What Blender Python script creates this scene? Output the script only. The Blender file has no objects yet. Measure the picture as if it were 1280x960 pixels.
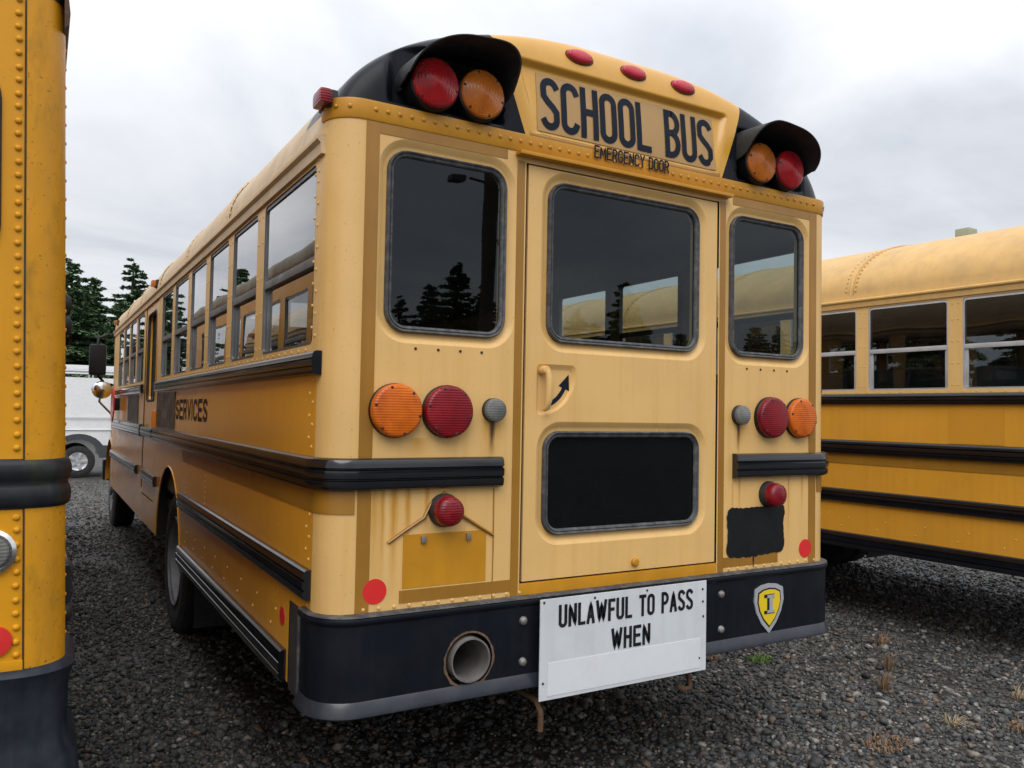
import bpy, bmesh, math, random
import numpy as np
from mathutils import Vector, Matrix
random.seed(7)
rng = np.random.default_rng(11)
PI = math.pi
scene = bpy.context.scene
col = scene.collection

# ------------------------------------------------------------------ camera
CAM = (-2.0167, -2.5341, 1.55)
YAW, PITCH, ROLL, FPX = 0.5299, 0.0362, 0.0184, 1009.866
cd = bpy.data.cameras.new('camera'); cam = bpy.data.objects.new('camera', cd); col.objects.link(cam)
F = Vector((math.sin(YAW)*math.cos(PITCH), math.cos(YAW)*math.cos(PITCH), math.sin(PITCH)))
Rt = Vector((math.cos(YAW), -math.sin(YAW), 0)); U = Rt.cross(F)
R2 = math.cos(ROLL)*Rt + math.sin(ROLL)*U; U2 = -math.sin(ROLL)*Rt + math.cos(ROLL)*U
mw = Matrix((R2, U2, -F)).transposed().to_4x4(); mw.translation = CAM
cam.matrix_world = mw
cd.sensor_width = 36; cd.lens = FPX/1280*36; cd.clip_start = 0.05; cd.clip_end = 2000
scene.camera = cam

# ------------------------------------------------------------------ world, sun, exposure
SUN_EL, SUN_AZ = math.radians(48), math.radians(214)      # azimuth clockwise from +y
w = bpy.data.worlds.new('World'); scene.world = w; w.use_nodes = True
nt = w.node_tree; nt.nodes.clear()
def N(nt, t, **k):
    n = nt.nodes.new(t)
    for a, b in k.items(): setattr(n, a, b)
    return n
def math_(nt, op, a, b=None, c=None, clamp=False):
    n = N(nt, 'ShaderNodeMath', operation=op, use_clamp=clamp)
    for i, v in enumerate((a, b, c)):
        if v is None: continue
        if isinstance(v, (int, float)): n.inputs[i].default_value = v
        else: nt.links.new(v, n.inputs[i])
    return n.outputs[0]
def mixc(nt, fac, a, b, mode='MIX'):
    n = N(nt, 'ShaderNodeMix', data_type='RGBA', blend_type=mode)
    for s, v in ((n.inputs[0], fac), (n.inputs[6], a), (n.inputs[7], b)):
        if isinstance(v, (int, float)): s.default_value = v
        elif isinstance(v, (tuple, list)): s.default_value = (*v[:3], 1)
        else: nt.links.new(v, s)
    return n.outputs[2]
out = N(nt, 'ShaderNodeOutputWorld'); bg = N(nt, 'ShaderNodeBackground'); bg.inputs[1].default_value = 0.1
sky = N(nt, 'ShaderNodeTexSky', sky_type='NISHITA', sun_disc=False)
sky.sun_elevation = SUN_EL; sky.sun_rotation = SUN_AZ
tc = N(nt, 'ShaderNodeTexCoord')
sep = N(nt, 'ShaderNodeSeparateXYZ'); nt.links.new(tc.outputs['Generated'], sep.inputs[0])
zc = math_(nt, 'MAXIMUM', sep.outputs[2], 0.0)
den = math_(nt, 'ADD', zc, 0.22)
cx = math_(nt, 'DIVIDE', sep.outputs[0], den); cy = math_(nt, 'DIVIDE', sep.outputs[1], den)
cmb = N(nt, 'ShaderNodeCombineXYZ'); nt.links.new(cx, cmb.inputs[0]); nt.links.new(cy, cmb.inputs[1])
n1 = N(nt, 'ShaderNodeTexNoise'); nt.links.new(cmb.outputs[0], n1.inputs['Vector'])
n1.inputs['Scale'].default_value = 0.95; n1.inputs['Detail'].default_value = 8; n1.inputs['Roughness'].default_value = 0.52; n1.inputs['Distortion'].default_value = 0.5
rp = N(nt, 'ShaderNodeValToRGB'); nt.links.new(n1.outputs[0], rp.inputs[0])
rp.color_ramp.elements[0].position = 0.34; rp.color_ramp.elements[0].color = (0.66, 0.70, 0.78, 1)
rp.color_ramp.elements[1].position = 0.66; rp.color_ramp.elements[1].color = (1.24, 1.25, 1.27, 1)
# overcast luminance: brighter towards the zenith
z2 = math_(nt, 'MULTIPLY', zc, zc)
lum = math_(nt, 'MULTIPLY_ADD', z2, 15.0, 8.1)
cl = N(nt, 'ShaderNodeVectorMath', operation='SCALE'); nt.links.new(rp.outputs[0], cl.inputs[0]); nt.links.new(lum, cl.inputs['Scale'])
nt.links.new(mixc(nt, 0.93, sky.outputs[0], cl.outputs[0]), bg.inputs[0])
nt.links.new(bg.outputs[0], out.inputs[0])
sl = bpy.data.lights.new('sun', 'SUN'); so = bpy.data.objects.new('sun', sl); col.objects.link(so)
sl.energy = 1.5; sl.angle = math.radians(40); sl.color = (1, 0.965, 0.92)
sd = Vector((math.sin(SUN_AZ)*math.cos(SUN_EL), math.cos(SUN_AZ)*math.cos(SUN_EL), math.sin(SUN_EL)))
so.rotation_euler = (-sd).to_track_quat('-Z', 'Y').to_euler(); so.location = (0, -10, 20)
vs = scene.view_settings
scene.display_settings.display_device = 'sRGB'
vs.view_transform = 'Standard'; vs.look = 'None'; vs.exposure = 0.0; vs.gamma = 1; vs.use_curve_mapping = False

# ------------------------------------------------------------------ materials
def new_mat(name):
    m = bpy.data.materials.new(name); m.use_nodes = True
    t = m.node_tree; t.nodes.clear()
    o = N(t, 'ShaderNodeOutputMaterial'); b = N(t, 'ShaderNodeBsdfPrincipled')
    t.links.new(b.outputs[0], o.inputs[0])
    return m, t, b
def mapping(t, scale=(1, 1, 1), kind='Object'):
    c = N(t, 'ShaderNodeTexCoord'); mp = N(t, 'ShaderNodeMapping'); mp.inputs['Scale'].default_value = scale
    t.links.new(c.outputs[kind], mp.inputs[0]); return mp.outputs[0]
def noise(t, vec, scale, detail=4, rough=0.55):
    n = N(t, 'ShaderNodeTexNoise'); t.links.new(vec, n.inputs['Vector'])
    n.inputs['Scale'].default_value = scale; n.inputs['Detail'].default_value = detail; n.inputs['Roughness'].default_value = rough
    return n.outputs[0]
def ramp(t, v, a, b):
    n = N(t, 'ShaderNodeMapRange'); t.links.new(v, n.inputs[0])
    n.inputs[1].default_value = a; n.inputs[2].default_value = b; return n.outputs[0]
def mat(name, c, rough=0.5, metal=0.0, var=0.12, scale=6, dirt=None, dirt_amt=0.0, coat=0.0, bump=0.0, bscale=60, streak=None, streak_amt=0.0, marks=(), speck=0.0, moss=0.0, spec=.5):
    m, t, b = new_mat(name)
    v = mapping(t)
    c2 = tuple(x*(1-var) for x in c); c3 = tuple(min(1, x*(1+var)) for x in c)
    colr = mixc(t, ramp(t, noise(t, v, scale, 5), .3, .7), c2, c3)
    if streak:
        vs_ = mapping(t, (22, 22, 1.1))
        f = math_(t, 'MULTIPLY', ramp(t, noise(t, vs_, 1.0, 5), .48, .78), streak_amt)
        colr = mixc(t, f, colr, streak)
    if dirt:
        f = math_(t, 'MULTIPLY', ramp(t, noise(t, v, scale*2.3, 7, .65), .45, .75), dirt_amt)
        colr = mixc(t, f, colr, dirt)
    if speck:
        f = math_(t, 'MULTIPLY', ramp(t, noise(t, v, 95, 2), .66, .72), speck)
        colr = mixc(t, f, colr, tuple(x*.35 for x in c))
    if moss:
        f = math_(t, 'MULTIPLY', ramp(t, noise(t, mapping(t, (5, 5, 2)), 3.0, 8, .7), .5, .72), moss)
        colr = mixc(t, f, colr, (.045, .055, .012))
    if marks:      # weathering runs: (axis 0/1, centre, half width, z top, z bottom, colour, amount)
        sp = N(t, 'ShaderNodeSeparateXYZ'); t.links.new(mapping(t), sp.inputs[0])
        wob = noise(t, mapping(t, (30, 30, 14)), 1.0, 3)
        for ax, cc, hw, zt, zb, mc, am in marks:
            d = math_(t, 'ABSOLUTE', math_(t, 'SUBTRACT', math_(t, 'MULTIPLY_ADD', wob, hw*.9, sp.outputs[ax]), cc+hw*.45))
            a1 = math_(t, 'SUBTRACT', 1.0, math_(t, 'DIVIDE', d, hw), clamp=True)
            a2 = math_(t, 'MULTIPLY', math_(t, 'LESS_THAN', sp.outputs[2], zt), ramp(t, sp.outputs[2], zb, zb+(zt-zb)*.8))
            colr = mixc(t, math_(t, 'MULTIPLY', math_(t, 'MULTIPLY', a1, a2), am*1.5, clamp=True), colr, mc)
    t.links.new(colr, b.inputs['Base Color'])
    t.links.new(ramp_to(t, noise(t, v, scale*3, 4), rough*.8, min(1, rough*1.25)), b.inputs['Roughness'])
    b.inputs['Metallic'].default_value = metal; b.inputs['Specular IOR Level'].default_value = spec
    b.inputs['Coat Weight'].default_value = coat; b.inputs['Coat Roughness'].default_value = 0.12
    if bump:
        bp = N(t, 'ShaderNodeBump'); bp.inputs['Strength'].default_value = 1; bp.inputs['Distance'].default_value = bump
        t.links.new(noise(t, v, bscale, 3), bp.inputs['Height']); t.links.new(bp.outputs[0], b.inputs['Normal'])
    return m
def ramp_to(t, v, a, b):
    n = N(t, 'ShaderNodeMapRange'); t.links.new(v, n.inputs[0]); n.inputs[1].default_value = .3; n.inputs[2].default_value = .7
    n.inputs[3].default_value = a; n.inputs[4].default_value = b; return n.outputs[0]
def glass_mat(name, tint, rough=0.0, wav=0.0, f0=.045, dirt=0.006, dbl=False, gcol=(1, 1, 1)):
    m = bpy.data.materials.new(name); m.use_nodes = True; t = m.node_tree; t.nodes.clear()
    o = N(t, 'ShaderNodeOutputMaterial'); mx = N(t, 'ShaderNodeMixShader'); ge = N(t, 'ShaderNodeNewGeometry')
    dt = N(t, 'ShaderNodeVectorMath', operation='DOT_PRODUCT'); t.links.new(ge.outputs['Incoming'], dt.inputs[0]); t.links.new(ge.outputs['Normal'], dt.inputs[1])
    fr = math_(t, 'MULTIPLY_ADD', math_(t, 'POWER', math_(t, 'SUBTRACT', 1.0, math_(t, 'ABSOLUTE', dt.outputs['Value'])), 5.0), 1-f0, f0)
    if dbl: fr = math_(t, 'DIVIDE', math_(t, 'MULTIPLY', fr, 1.6), math_(t, 'ADD', fr, .6), clamp=True)
    tr = N(t, 'ShaderNodeBsdfTransparent'); tr.inputs[0].default_value = (*tint, 1)
    gl = N(t, 'ShaderNodeBsdfGlossy'); gl.inputs[0].default_value = (*gcol, 1); gl.inputs[1].default_value = rough
    df = N(t, 'ShaderNodeBsdfDiffuse'); df.inputs[0].default_value = (.35, .34, .31, 1)
    m2 = N(t, 'ShaderNodeMixShader')
    v = mapping(t)
    t.links.new(math_(t, 'MULTIPLY', ramp(t, noise(t, v, 9, 6, .7), .45, .8), dirt), m2.inputs[0])
    t.links.new(tr.outputs[0], m2.inputs[1]); t.links.new(df.outputs[0], m2.inputs[2])
    t.links.new(fr, mx.inputs[0]); t.links.new(m2.outputs[0], mx.inputs[1]); t.links.new(gl.outputs[0], mx.inputs[2])
    if wav:
        bp = N(t, 'ShaderNodeBump'); bp.inputs['Distance'].default_value = wav
        t.links.new(noise(t, v, 2.2, 1), bp.inputs['Height']); t.links.new(bp.outputs[0], gl.inputs['Normal'])
    t.links.new(mx.outputs[0], o.inputs[0]); return m
def lens_mat(name, c, c2, ribs=None, rough=.24):
    m, t, b = new_mat(name)
    v = mapping(t)
    f = noise(t, v, 14, 3)
    t.links.new(mixc(t, ramp(t, f, .3, .7), c, c2), b.inputs['Base Color'])
    b.inputs['Roughness'].default_value = rough; b.inputs['Coat Weight'].default_value = .0; b.inputs['Specular IOR Level'].default_value = .35
    bp = N(t, 'ShaderNodeBump'); bp.inputs['Distance'].default_value = .0012; bp.inputs['Strength'].default_value = .5
    wv = N(t, 'ShaderNodeTexWave', bands_direction='Z' if ribs else 'X'); t.links.new(v, wv.inputs[0]); wv.inputs['Scale'].default_value = 36 if ribs else 25
    t.links.new(wv.outputs['Fac'], bp.inputs['Height']); t.links.new(bp.outputs[0], b.inputs['Normal'])
    return m
Mt = {}
RUST = (.16, .065, .02); DARKR = (.07, .03, .012)
STAIN = (.50, .235, .022)
rear_marks = [(0, -.615, .045, 1.53, 1.38, STAIN, .7), (0, .615, .035, 1.53, 1.38, STAIN, .6), (0, -.612, .016, 1.53, 1.385, DARKR, 1.0), (0, .612, .013, 1.53, 1.39, DARKR, .9),
    (0, -.90, .05, 1.46, 1.38, STAIN, .5), (0, -.98, .02, 1.29, .92, STAIN, .75), (0, -1.05, .03, 1.29, .9, STAIN, .5), (0, -.93, .015, 1.29, .98, STAIN, .7), (0, -.60, .006, 1.29, .88, STAIN, .8),
    (0, -.86, .012, 1.29, 1.14, STAIN, .7), (0, -1.02, .012, 1.29, .95, STAIN, .7), (0, .93, .008, 1.29, .98, STAIN, .6), (0, .62, .01, 1.29, 1.12, STAIN, .6), (0, .58, .01, 1.29, .95, STAIN, .4), (0, 1.02, .012, 1.29, 1.1, STAIN, .5)]
FADED = (.70, .435, .155)
Mt['faded'] = mat('faded_yellow_paint', FADED, .48, var=.06, scale=2.2, coat=.08, streak=(.56, .28, .045), streak_amt=.35, dirt=(.42, .27, .11), dirt_amt=.10, marks=rear_marks, speck=.35, bump=.0022, bscale=2.2)
Mt['yellow'] = mat('school_bus_yellow_paint', (.56, .245, .022), .3, var=.07, scale=1.6, coat=.35, streak=(.36, .15, .02), streak_amt=.2, dirt=(.22, .14, .06), dirt_amt=.12, speck=.1, bump=.0012, bscale=2.5)
Mt['roof'] = mat('weathered_roof_paint', (.60, .36, .115), .5, var=.08, scale=3, dirt=(.20, .16, .10), dirt_amt=.28, streak=(.33, .22, .10), streak_amt=.25, speck=.3)
Mt['gold'] = mat('unfaded_gold_paint', (.50, .225, .008), .4, var=.08, scale=8, streak=(.42, .17, .006), streak_amt=.4)
Mt['tape'] = mat('reflective_gold_tape', (.31, .145, .016), .35, var=.12, scale=3.5, coat=.15, streak=(.26, .115, .008), streak_amt=.5)
Mt['signtape'] = mat('tan_reflective_sheet', (.40, .235, .082), .4, var=.06, scale=5, streak=(.3, .17, .06), streak_amt=.3)
Mt['black'] = mat('black_gloss_paint', (.006, .008, .012), .32, var=.25, scale=3, coat=.0, dirt=(.025, .026, .03), dirt_amt=.25, streak=(.016, .018, .024), streak_amt=.3, spec=.16)
Mt['blacksat'] = mat('black_satin_paint', (.006, .0065, .008), .45, var=.25, scale=5, coat=.0, dirt=(.02, .02, .02), dirt_amt=.3, spec=.3, bump=.0006, bscale=30)
Mt['rail'] = mat('black_rub_rail_paint', (.005, .006, .009), .13, var=.2, scale=4, coat=.0, dirt=(.02, .019, .018), dirt_amt=.2, streak=(.014, .013, .012), streak_amt=.3, spec=.7)
Mt['ink'] = mat('dark_blue_black_vinyl', (.008, .013, .024), .5, var=.2, scale=9, spec=.12)
Mt['inkb'] = mat('black_lettering_vinyl', (.012, .012, .016), .5, var=.2, scale=9, dirt=(.3, .3, .3), dirt_amt=.06, spec=.12)
Mt['rubber'] = mat('weathered_grey_rubber', (.045, .046, .05), .6, var=.35, scale=14, dirt=(.19, .18, .17), dirt_amt=.6)
Mt['rubberb'] = mat('black_rubber', (.016, .016, .017), .65, var=.25, scale=10, dirt=(.06, .055, .05), dirt_amt=.4)
Mt['seam'] = mat('dark_seam_sealant', (.035, .022, .012), .8)
Mt['roofpale'] = mat('bleached_roof_paint', (.58, .42, .24), .5, var=.08, scale=3, dirt=(.26, .22, .17), dirt_amt=.4, streak=(.40, .30, .18), streak_amt=.3, speck=.3)
Mt['glasst'] = glass_mat('dark_side_window_glass', (.30, .32, .33), 0.0, .003, dirt=.02)
Mt['glass'] = glass_mat('tinted_window_glass', (.47, .55, .55), 0.0, .0015, gcol=(.84, .93, 1.0))
Mt['glassd'] = glass_mat('dark_tinted_glass', (.06, .065, .07), 0.0, .0015, gcol=(.84, .93, 1.0), f0=.035)
Mt['glasss'] = glass_mat('side_window_glass', (.62, .66, .66), 0.0, .0012, dirt=.05, f0=.05, dbl=True)
Mt['interior'] = mat('grey_interior_lining', (.13, .135, .13), .7)
Mt['floor_in'] = mat('black_rubber_floor', (.02, .02, .02), .7)
Mt['seat'] = mat('dark_green_seat_vinyl', (.035, .05, .045), .5)
Mt['alu'] = mat('grey_aluminium_frame', (.20, .205, .21), .45, metal=.6, var=.15, dirt=(.1, .09, .08), dirt_amt=.4)
Mt['alub'] = mat('bright_aluminium_frame', (.48, .48, .49), .4, metal=.35, var=.1, dirt=(.3, .28, .25), dirt_amt=.3)
Mt['alud'] = mat('dark_window_channel', (.05, .05, .052), .55)
Mt['chrome'] = mat('chromed_steel', (.72, .72, .72), .16, metal=1, var=.05)
Mt['steel'] = mat('dull_steel', (.36, .35, .33), .45, metal=.8, dirt=(.2, .1, .05), dirt_amt=.5)
Mt['rust'] = mat('rusty_steel', (.11, .055, .026), .85, var=.35, scale=18, dirt=(.06, .03, .015), dirt_amt=.7, bump=.002, bscale=60)
Mt['pipe'] = mat('sooty_exhaust_steel', (.21, .20, .19), .6, metal=.5, dirt=(.10, .06, .035), dirt_amt=.7)
Mt['red'] = lens_mat('red_lens_plastic', (.24, .006, .012), (.13, .004, .010), True)
Mt['redw'] = lens_mat('red_warning_lens', (.42, .008, .012), (.24, .005, .008))
Mt['amber'] = lens_mat('amber_lens_plastic', (.66, .145, .006), (.42, .075, .004), True)
Mt['amberw'] = lens_mat('amber_warning_lens', (.50, .145, .012), (.34, .085, .008))
Mt['clear'] = lens_mat('clear_lens_plastic', (.20, .20, .19), (.09, .09, .085), True)
Mt['pink'] = lens_mat('sun_bleached_red_lens', (.52, .035, .055), (.42, .02, .035))
Mt['reflr'] = mat('red_reflective_sticker', (.66, .022, .02), .35, var=.06, coat=.3)
Mt['refla'] = mat('amber_reflective_sticker', (.7, .22, .02), .35, var=.06, coat=.3)
Mt['white'] = mat('white_sign_paint', (.60, .63, .66), .45, var=.04, scale=2.5, dirt=(.40, .41, .41), dirt_amt=.35, streak=(.48, .50, .51), streak_amt=.4)
Mt['whitep'] = mat('white_patch_vinyl', (.68, .70, .72), .4, var=.03, scale=3, dirt=(.5, .5, .5), dirt_amt=.3)
Mt['shield_y'] = mat('shield_yellow_enamel', (.72, .52, .015), .35, var=.05)
Mt['silver'] = mat('silver_trim', (.55, .56, .58), .35, metal=.5, var=.08)
Mt['under'] = mat('undercoated_chassis', (.018, .017, .016), .85, var=.3, dirt=(.05, .035, .022), dirt_amt=.5)
Mt['tyre'] = mat('tyre_rubber', (.014, .014, .015), .75, var=.3, scale=12, dirt=(.05, .046, .04), dirt_amt=.5)
Mt['rim'] = mat('grey_painted_rim', (.16, .165, .18), .5, var=.2, dirt=(.05, .04, .03), dirt_amt=.6)
Mt['oldyellow'] = mat('old_bus_yellow_paint', (.64, .285, .008), .36, var=.05, scale=2, coat=.0, streak=(.50, .21, .01), streak_amt=.3, dirt=(.26, .14, .02), dirt_amt=.15, spec=.3, speck=.4, moss=.0, bump=.0008, bscale=4)
Mt['oldcorner'] = mat('old_bus_mossy_corner_paint', (.62, .275, .010), .42, var=.06, scale=2, streak=(.40, .19, .02), streak_amt=.35, dirt=(.18, .11, .02), dirt_amt=.3, spec=.3, speck=.8, moss=.4, bump=.0008, bscale=4)
Mt['oldrail'] = mat('old_black_rail_paint', (.008, .010, .014), .35, var=.3, scale=4, dirt=(.035, .035, .035), dirt_amt=.4, moss=.5, streak=(.022, .026, .036), streak_amt=.4, spec=.3)
Mt['vanw'] = mat('white_van_paint', (.72, .73, .74), .3, var=.03, coat=.4, dirt=(.5, .5, .48), dirt_amt=.25)
Mt['vand'] = mat('grey_plastic_cladding', (.045, .05, .058), .55)
Mt['wood'] = mat('weathered_pole_wood', (.085, .065, .05), .85, var=.3, scale=9, streak=(.04, .03, .022), streak_amt=.7)
Mt['bark'] = mat('conifer_bark', (.05, .036, .026), .9, var=.3, scale=5)
Mt['ventgrey'] = mat('grey_green_vent_plastic', (.30, .33, .25), .6, var=.1)
def leaf_mat(name, a, b):
    m, t, bs = new_mat(name)
    g = N(t, 'ShaderNodeNewGeometry')
    t.links.new(mixc(t, g.outputs['Random Per Island'], a, b), bs.inputs['Base Color'])
    bs.inputs['Roughness'].default_value = .7
    return m
Mt['needle'] = leaf_mat('conifer_needles', (.045, .095, .045), (.125, .205, .088))
Mt['weedg'] = leaf_mat('green_weed_leaves', (.05, .10, .015), (.10, .16, .03))
Mt['weedb'] = leaf_mat('dry_brown_weed', (.12, .065, .032), (.24, .15, .08))
Mt['straw'] = leaf_mat('dry_straw', (.30, .22, .12), (.45, .36, .2))
def gravel_mat():
    m, t, b = new_mat('wet_gravel_stone')
    g = N(t, 'ShaderNodeNewGeometry')
    r = N(t, 'ShaderNodeValToRGB'); t.links.new(g.outputs['Random Per Island'], r.inputs[0])
    e = r.color_ramp.elements; e[0].position = 0; e[0].color = (.018, .020, .022, 1); e[1].position = 1; e[1].color = (.42, .40, .37, 1)
    for p, c in ((.2, (.052, .053, .052)), (.36, (.090, .092, .092)), (.5, (.145, .124, .098)), (.62, (.064, .070, .073)), (.72, (.19, .185, .175)), (.80, (.078, .098, .106)), (.87, (.21, .125, .072)), (.94, (.31, .285, .25))):
        x = e.new(p); x.color = (*c, 1)
    v = mapping(t)
    t.links.new(mixc(t, ramp(t, noise(t, v, 45, 4), .3, .75), r.outputs[0], (.02, .02, .02), 'MIX'), b.inputs['Base Color'])
    mx = b.inputs['Base Color'].links[0].from_node; mx.inputs[0].default_value = .12
    b.inputs['Roughness'].default_value = .68
    return m
Mt['stone'] = gravel_mat()
def ground_mat():
    m, t, b = new_mat('gravel_ground')
    v = mapping(t)
    vo = N(t, 'ShaderNodeTexVoronoi'); t.links.new(v, vo.inputs['Vector']); vo.inputs['Scale'].default_value = 34
    hs = N(t, 'ShaderNodeSeparateColor'); t.links.new(vo.outputs['Color'], hs.inputs[0])
    r = N(t, 'ShaderNodeValToRGB'); t.links.new(hs.outputs[0], r.inputs[0])
    e = r.color_ramp.elements; e[0].color = (.014, .015, .016, 1); e[1].color = (.15, .145, .135, 1)
    for p, c in ((.4, (.048, .046, .043)), (.7, (.092, .084, .074)), (.9, (.15, .138, .12))):
        x = e.new(p); x.color = (*c, 1)
    big = ramp(t, noise(t, v, .55, 5), .35, .7)
    c1 = mixc(t, math_(t, 'MULTIPLY', big, .5), r.outputs[0], (.045, .038, .028))
    edge = ramp(t, vo.outputs['Distance'], .45, .75)
    t.links.new(mixc(t, edge, c1, (.010, .010, .010)), b.inputs['Base Color'])
    bp = N(t, 'ShaderNodeBump'); bp.inputs['Distance'].default_value = .007; bp.invert = True
    t.links.new(vo.outputs['Distance'], bp.inputs['Height']); t.links.new(bp.outputs[0], b.inputs['Normal'])
    b.inputs['Roughness'].default_value = .6
    return m
Mt['ground'] = ground_mat()

Mt['capy'] = mat('cap_yellow_paint', (.62, .315, .035), .36, var=.05, scale=2, coat=.25, streak=(.5, .26, .04), streak_amt=.3, dirt=(.2, .12, .04), dirt_amt=.15)
Mt['bumperlip'] = mat('sky_tinted_bumper_lip', (.015, .019, .028), .35, var=.25, scale=5, coat=.2, dirt=(.05, .052, .058), dirt_amt=.5)  # lighter blue base paints in the sky reflected by the sloping lip
Mt['rustp'] = mat('surface_rust', (.15, .085, .05), .85, var=.4, scale=30, dirt=(.03, .028, .03), dirt_amt=.8)
Mt['faded_side'] = mat('side_yellow_paint', (.76, .345, .026), .22, var=.06, scale=1.6, coat=.12, streak=(.45, .19, .02), streak_amt=.2, dirt=(.35, .18, .04), dirt_amt=.08, bump=.0012, bscale=2.0)
Mt['oldroof'] = mat('grimy_old_roof_paint', (.20, .16, .10), .6, var=.15, scale=2, dirt=(.07, .065, .05), dirt_amt=.6, moss=.4)
Mt['oldbump'] = mat('scuffed_black_bumper', (.009, .012, .018), .4, var=.3, scale=3, dirt=(.045, .052, .066), dirt_amt=.5, streak=(.035, .042, .056), streak_amt=.6, spec=.25)
Mt['yellow2'] = mat('right_bus_yellow_paint', (.66, .305, .030), .32, var=.06, scale=1.4, coat=.1, streak=(.42, .18, .02), streak_amt=.25, dirt=(.25, .15, .06), dirt_amt=.10, bump=.0008, bscale=2.5)
Mt['gold2'] = mat('unfaded_side_paint', (.58, .26, .025), .32, var=.05, scale=2, coat=.3)

# ------------------------------------------------------------------ mesh helpers
class B:
    def __init__(s): s.v = []; s.f = []
    def add(s, vs, fs):
        o = len(s.v); s.v += [tuple(v) for v in vs]; s.f += [tuple(i+o for i in f) for f in fs]; return s
    def box(s, lo, hi, bev=0.0, rot=None, loc=None):
        bm = bmesh.new(); bmesh.ops.create_cube(bm, size=1)
        for v in bm.verts:
            v.co = Vector([(lo[i]+hi[i])/2 + v.co[i]*(hi[i]-lo[i]) for i in range(3)])
        if bev: bmesh.ops.bevel(bm, geom=list(bm.edges), offset=bev, segments=2, affect='EDGES', profile=.7)
        return s.bm(bm, rot, loc)
    def bm(s, bm, rot=None, loc=None):
        bm.verts.index_update()
        vs = [v.co.copy() for v in bm.verts]
        if rot is not None: vs = [rot @ v for v in vs]
        if loc is not None: vs = [v+Vector(loc) for v in vs]
        s.add(vs, [[v.index for v in f.verts] for f in bm.faces]); bm.free(); return s
    def rings(s, rs, closed=True, cap0=False, cap1=False):
        n = len(rs[0]); o = len(s.v); fs = []
        for r in rs: s.v += [tuple(p) for p in r]
        for k in range(len(rs)-1):
            for i in range(n if closed else n-1):
                j = (i+1) % n; a = o+k*n
                fs.append((a+i, a+j, a+n+j, a+n+i))
        if cap0: fs.append(tuple(o+i for i in reversed(range(n))))
        if cap1: fs.append(tuple(o+(len(rs)-1)*n+i for i in range(n)))
        s.f += fs; return s
    def lathe(s, prof, c, axis='y', n=24, cap0=False, cap1=False, a0=0):
        rs = []
        for r, h in prof:
            ring = []
            for i in range(n):
                t = 2*PI*i/n+a0; a, b2 = r*math.cos(t), r*math.sin(t)
                p = {'y': (a, h, b2), 'x': (h, a, b2), 'z': (a, b2, h)}[axis]
                ring.append((c[0]+p[0], c[1]+p[1], c[2]+p[2]))
            rs.append(ring)
        return s.rings(rs, True, cap0, cap1)
    def tube(s, path, r, n=8, closed=False, cap=True):
        path = [Vector(p) for p in path]; L = len(path); rs = []; up = None
        for i, p in enumerate(path):
            a = path[(i-1) % L] if (closed or i > 0) else p; b2 = path[(i+1) % L] if (closed or i < L-1) else p
            d = (b2-a).normalized()
            if up is None: up = Vector((0, 0, 1)) if abs(d.z) < .9 else Vector((1, 0, 0))
            sx = d.cross(up).normalized(); up = sx.cross(d).normalized()
            rr = r[i] if isinstance(r, (list, tuple)) else r
            rs.append([p+sx*rr*math.cos(2*PI*k/n)+up*rr*math.sin(2*PI*k/n) for k in range(n)])
        if closed: rs.append(rs[0]); return s.rings(rs)
        return s.rings(rs, True, cap, cap)
    def sweep(s, path, prof, cap=True):      # path (x, y) in plan with outward on its left... prof (out, z)
        P = [Vector(p) for p in path]; rs = []
        for i, p in enumerate(P):
            a = P[max(i-1, 0)]; b2 = P[min(i+1, len(P)-1)]
            d = (b2-a).normalized(); nrm = Vector((-d.y, d.x))
            rs.append([(p.x+nrm.x*o, p.y+nrm.y*o, z) for o, z in prof])
        n = len(prof)
        s.rings(rs, True)
        if cap:
            o = len(s.v)-len(rs)*n
            s.f.append(tuple(o+i for i in range(n))); s.f.append(tuple(o+(len(rs)-1)*n+i for i in reversed(range(n))))
        return s
    def plate(s, outer, holes, fn, depth=0.0):
        """flat polygon with holes in (u, v), mapped by fn(u, v, d)"""
        bm = bmesh.new(); loops = []
        for lp in [outer]+list(holes):
            vs = [bm.verts.new((u, v, 0)) for u, v in lp]; loops.append(vs)
            for i in range(len(vs)): bm.edges.new((vs[i], vs[(i+1) % len(vs)]))
        bmesh.ops.triangle_fill(bm, use_beauty=True, use_dissolve=False, edges=list(bm.edges), normal=(0, 0, 1))
        bm.verts.index_update()
        o = len(s.v)
        s.v += [tuple(fn(v.co.x, v.co.y, 0)) for v in bm.verts]
        s.f += [tuple(o+v.index for v in f.verts) for f in bm.faces]
        bm.free()
        if depth:
            for lp in [outer]+list(holes):
                s.rings([[fn(u, v, 0) for u, v in lp], [fn(u, v, depth) for u, v in lp]])
        return s
    def solid(s, outer, fn, d0, d1):         # prism of a 2-D outline between depths d0 and d1
        return s.plate(outer, [], lambda u, v, d: fn(u, v, d0)).plate(outer, [], lambda u, v, d: fn(u, v, d1)).rings([[fn(u, v, d0) for u, v in outer], [fn(u, v, d1) for u, v in outer]])
    def obj(s, name, m, parent=None, smooth=30, kind=None):
        me = bpy.data.meshes.new(name); me.from_pydata(s.v, [], s.f); me.materials.append(Mt[m] if isinstance(m, str) else m)
        bm = bmesh.new(); bm.from_mesh(me); bmesh.ops.recalc_face_normals(bm, faces=bm.faces); bm.to_mesh(me); bm.free()
        if smooth:
            me.shade_smooth(); me.set_sharp_from_angle(angle=math.radians(smooth))
        o = bpy.data.objects.new(name, me); col.objects.link(o)
        if parent: o.parent = parent
        if kind: o['kind'] = kind
        return o
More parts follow.
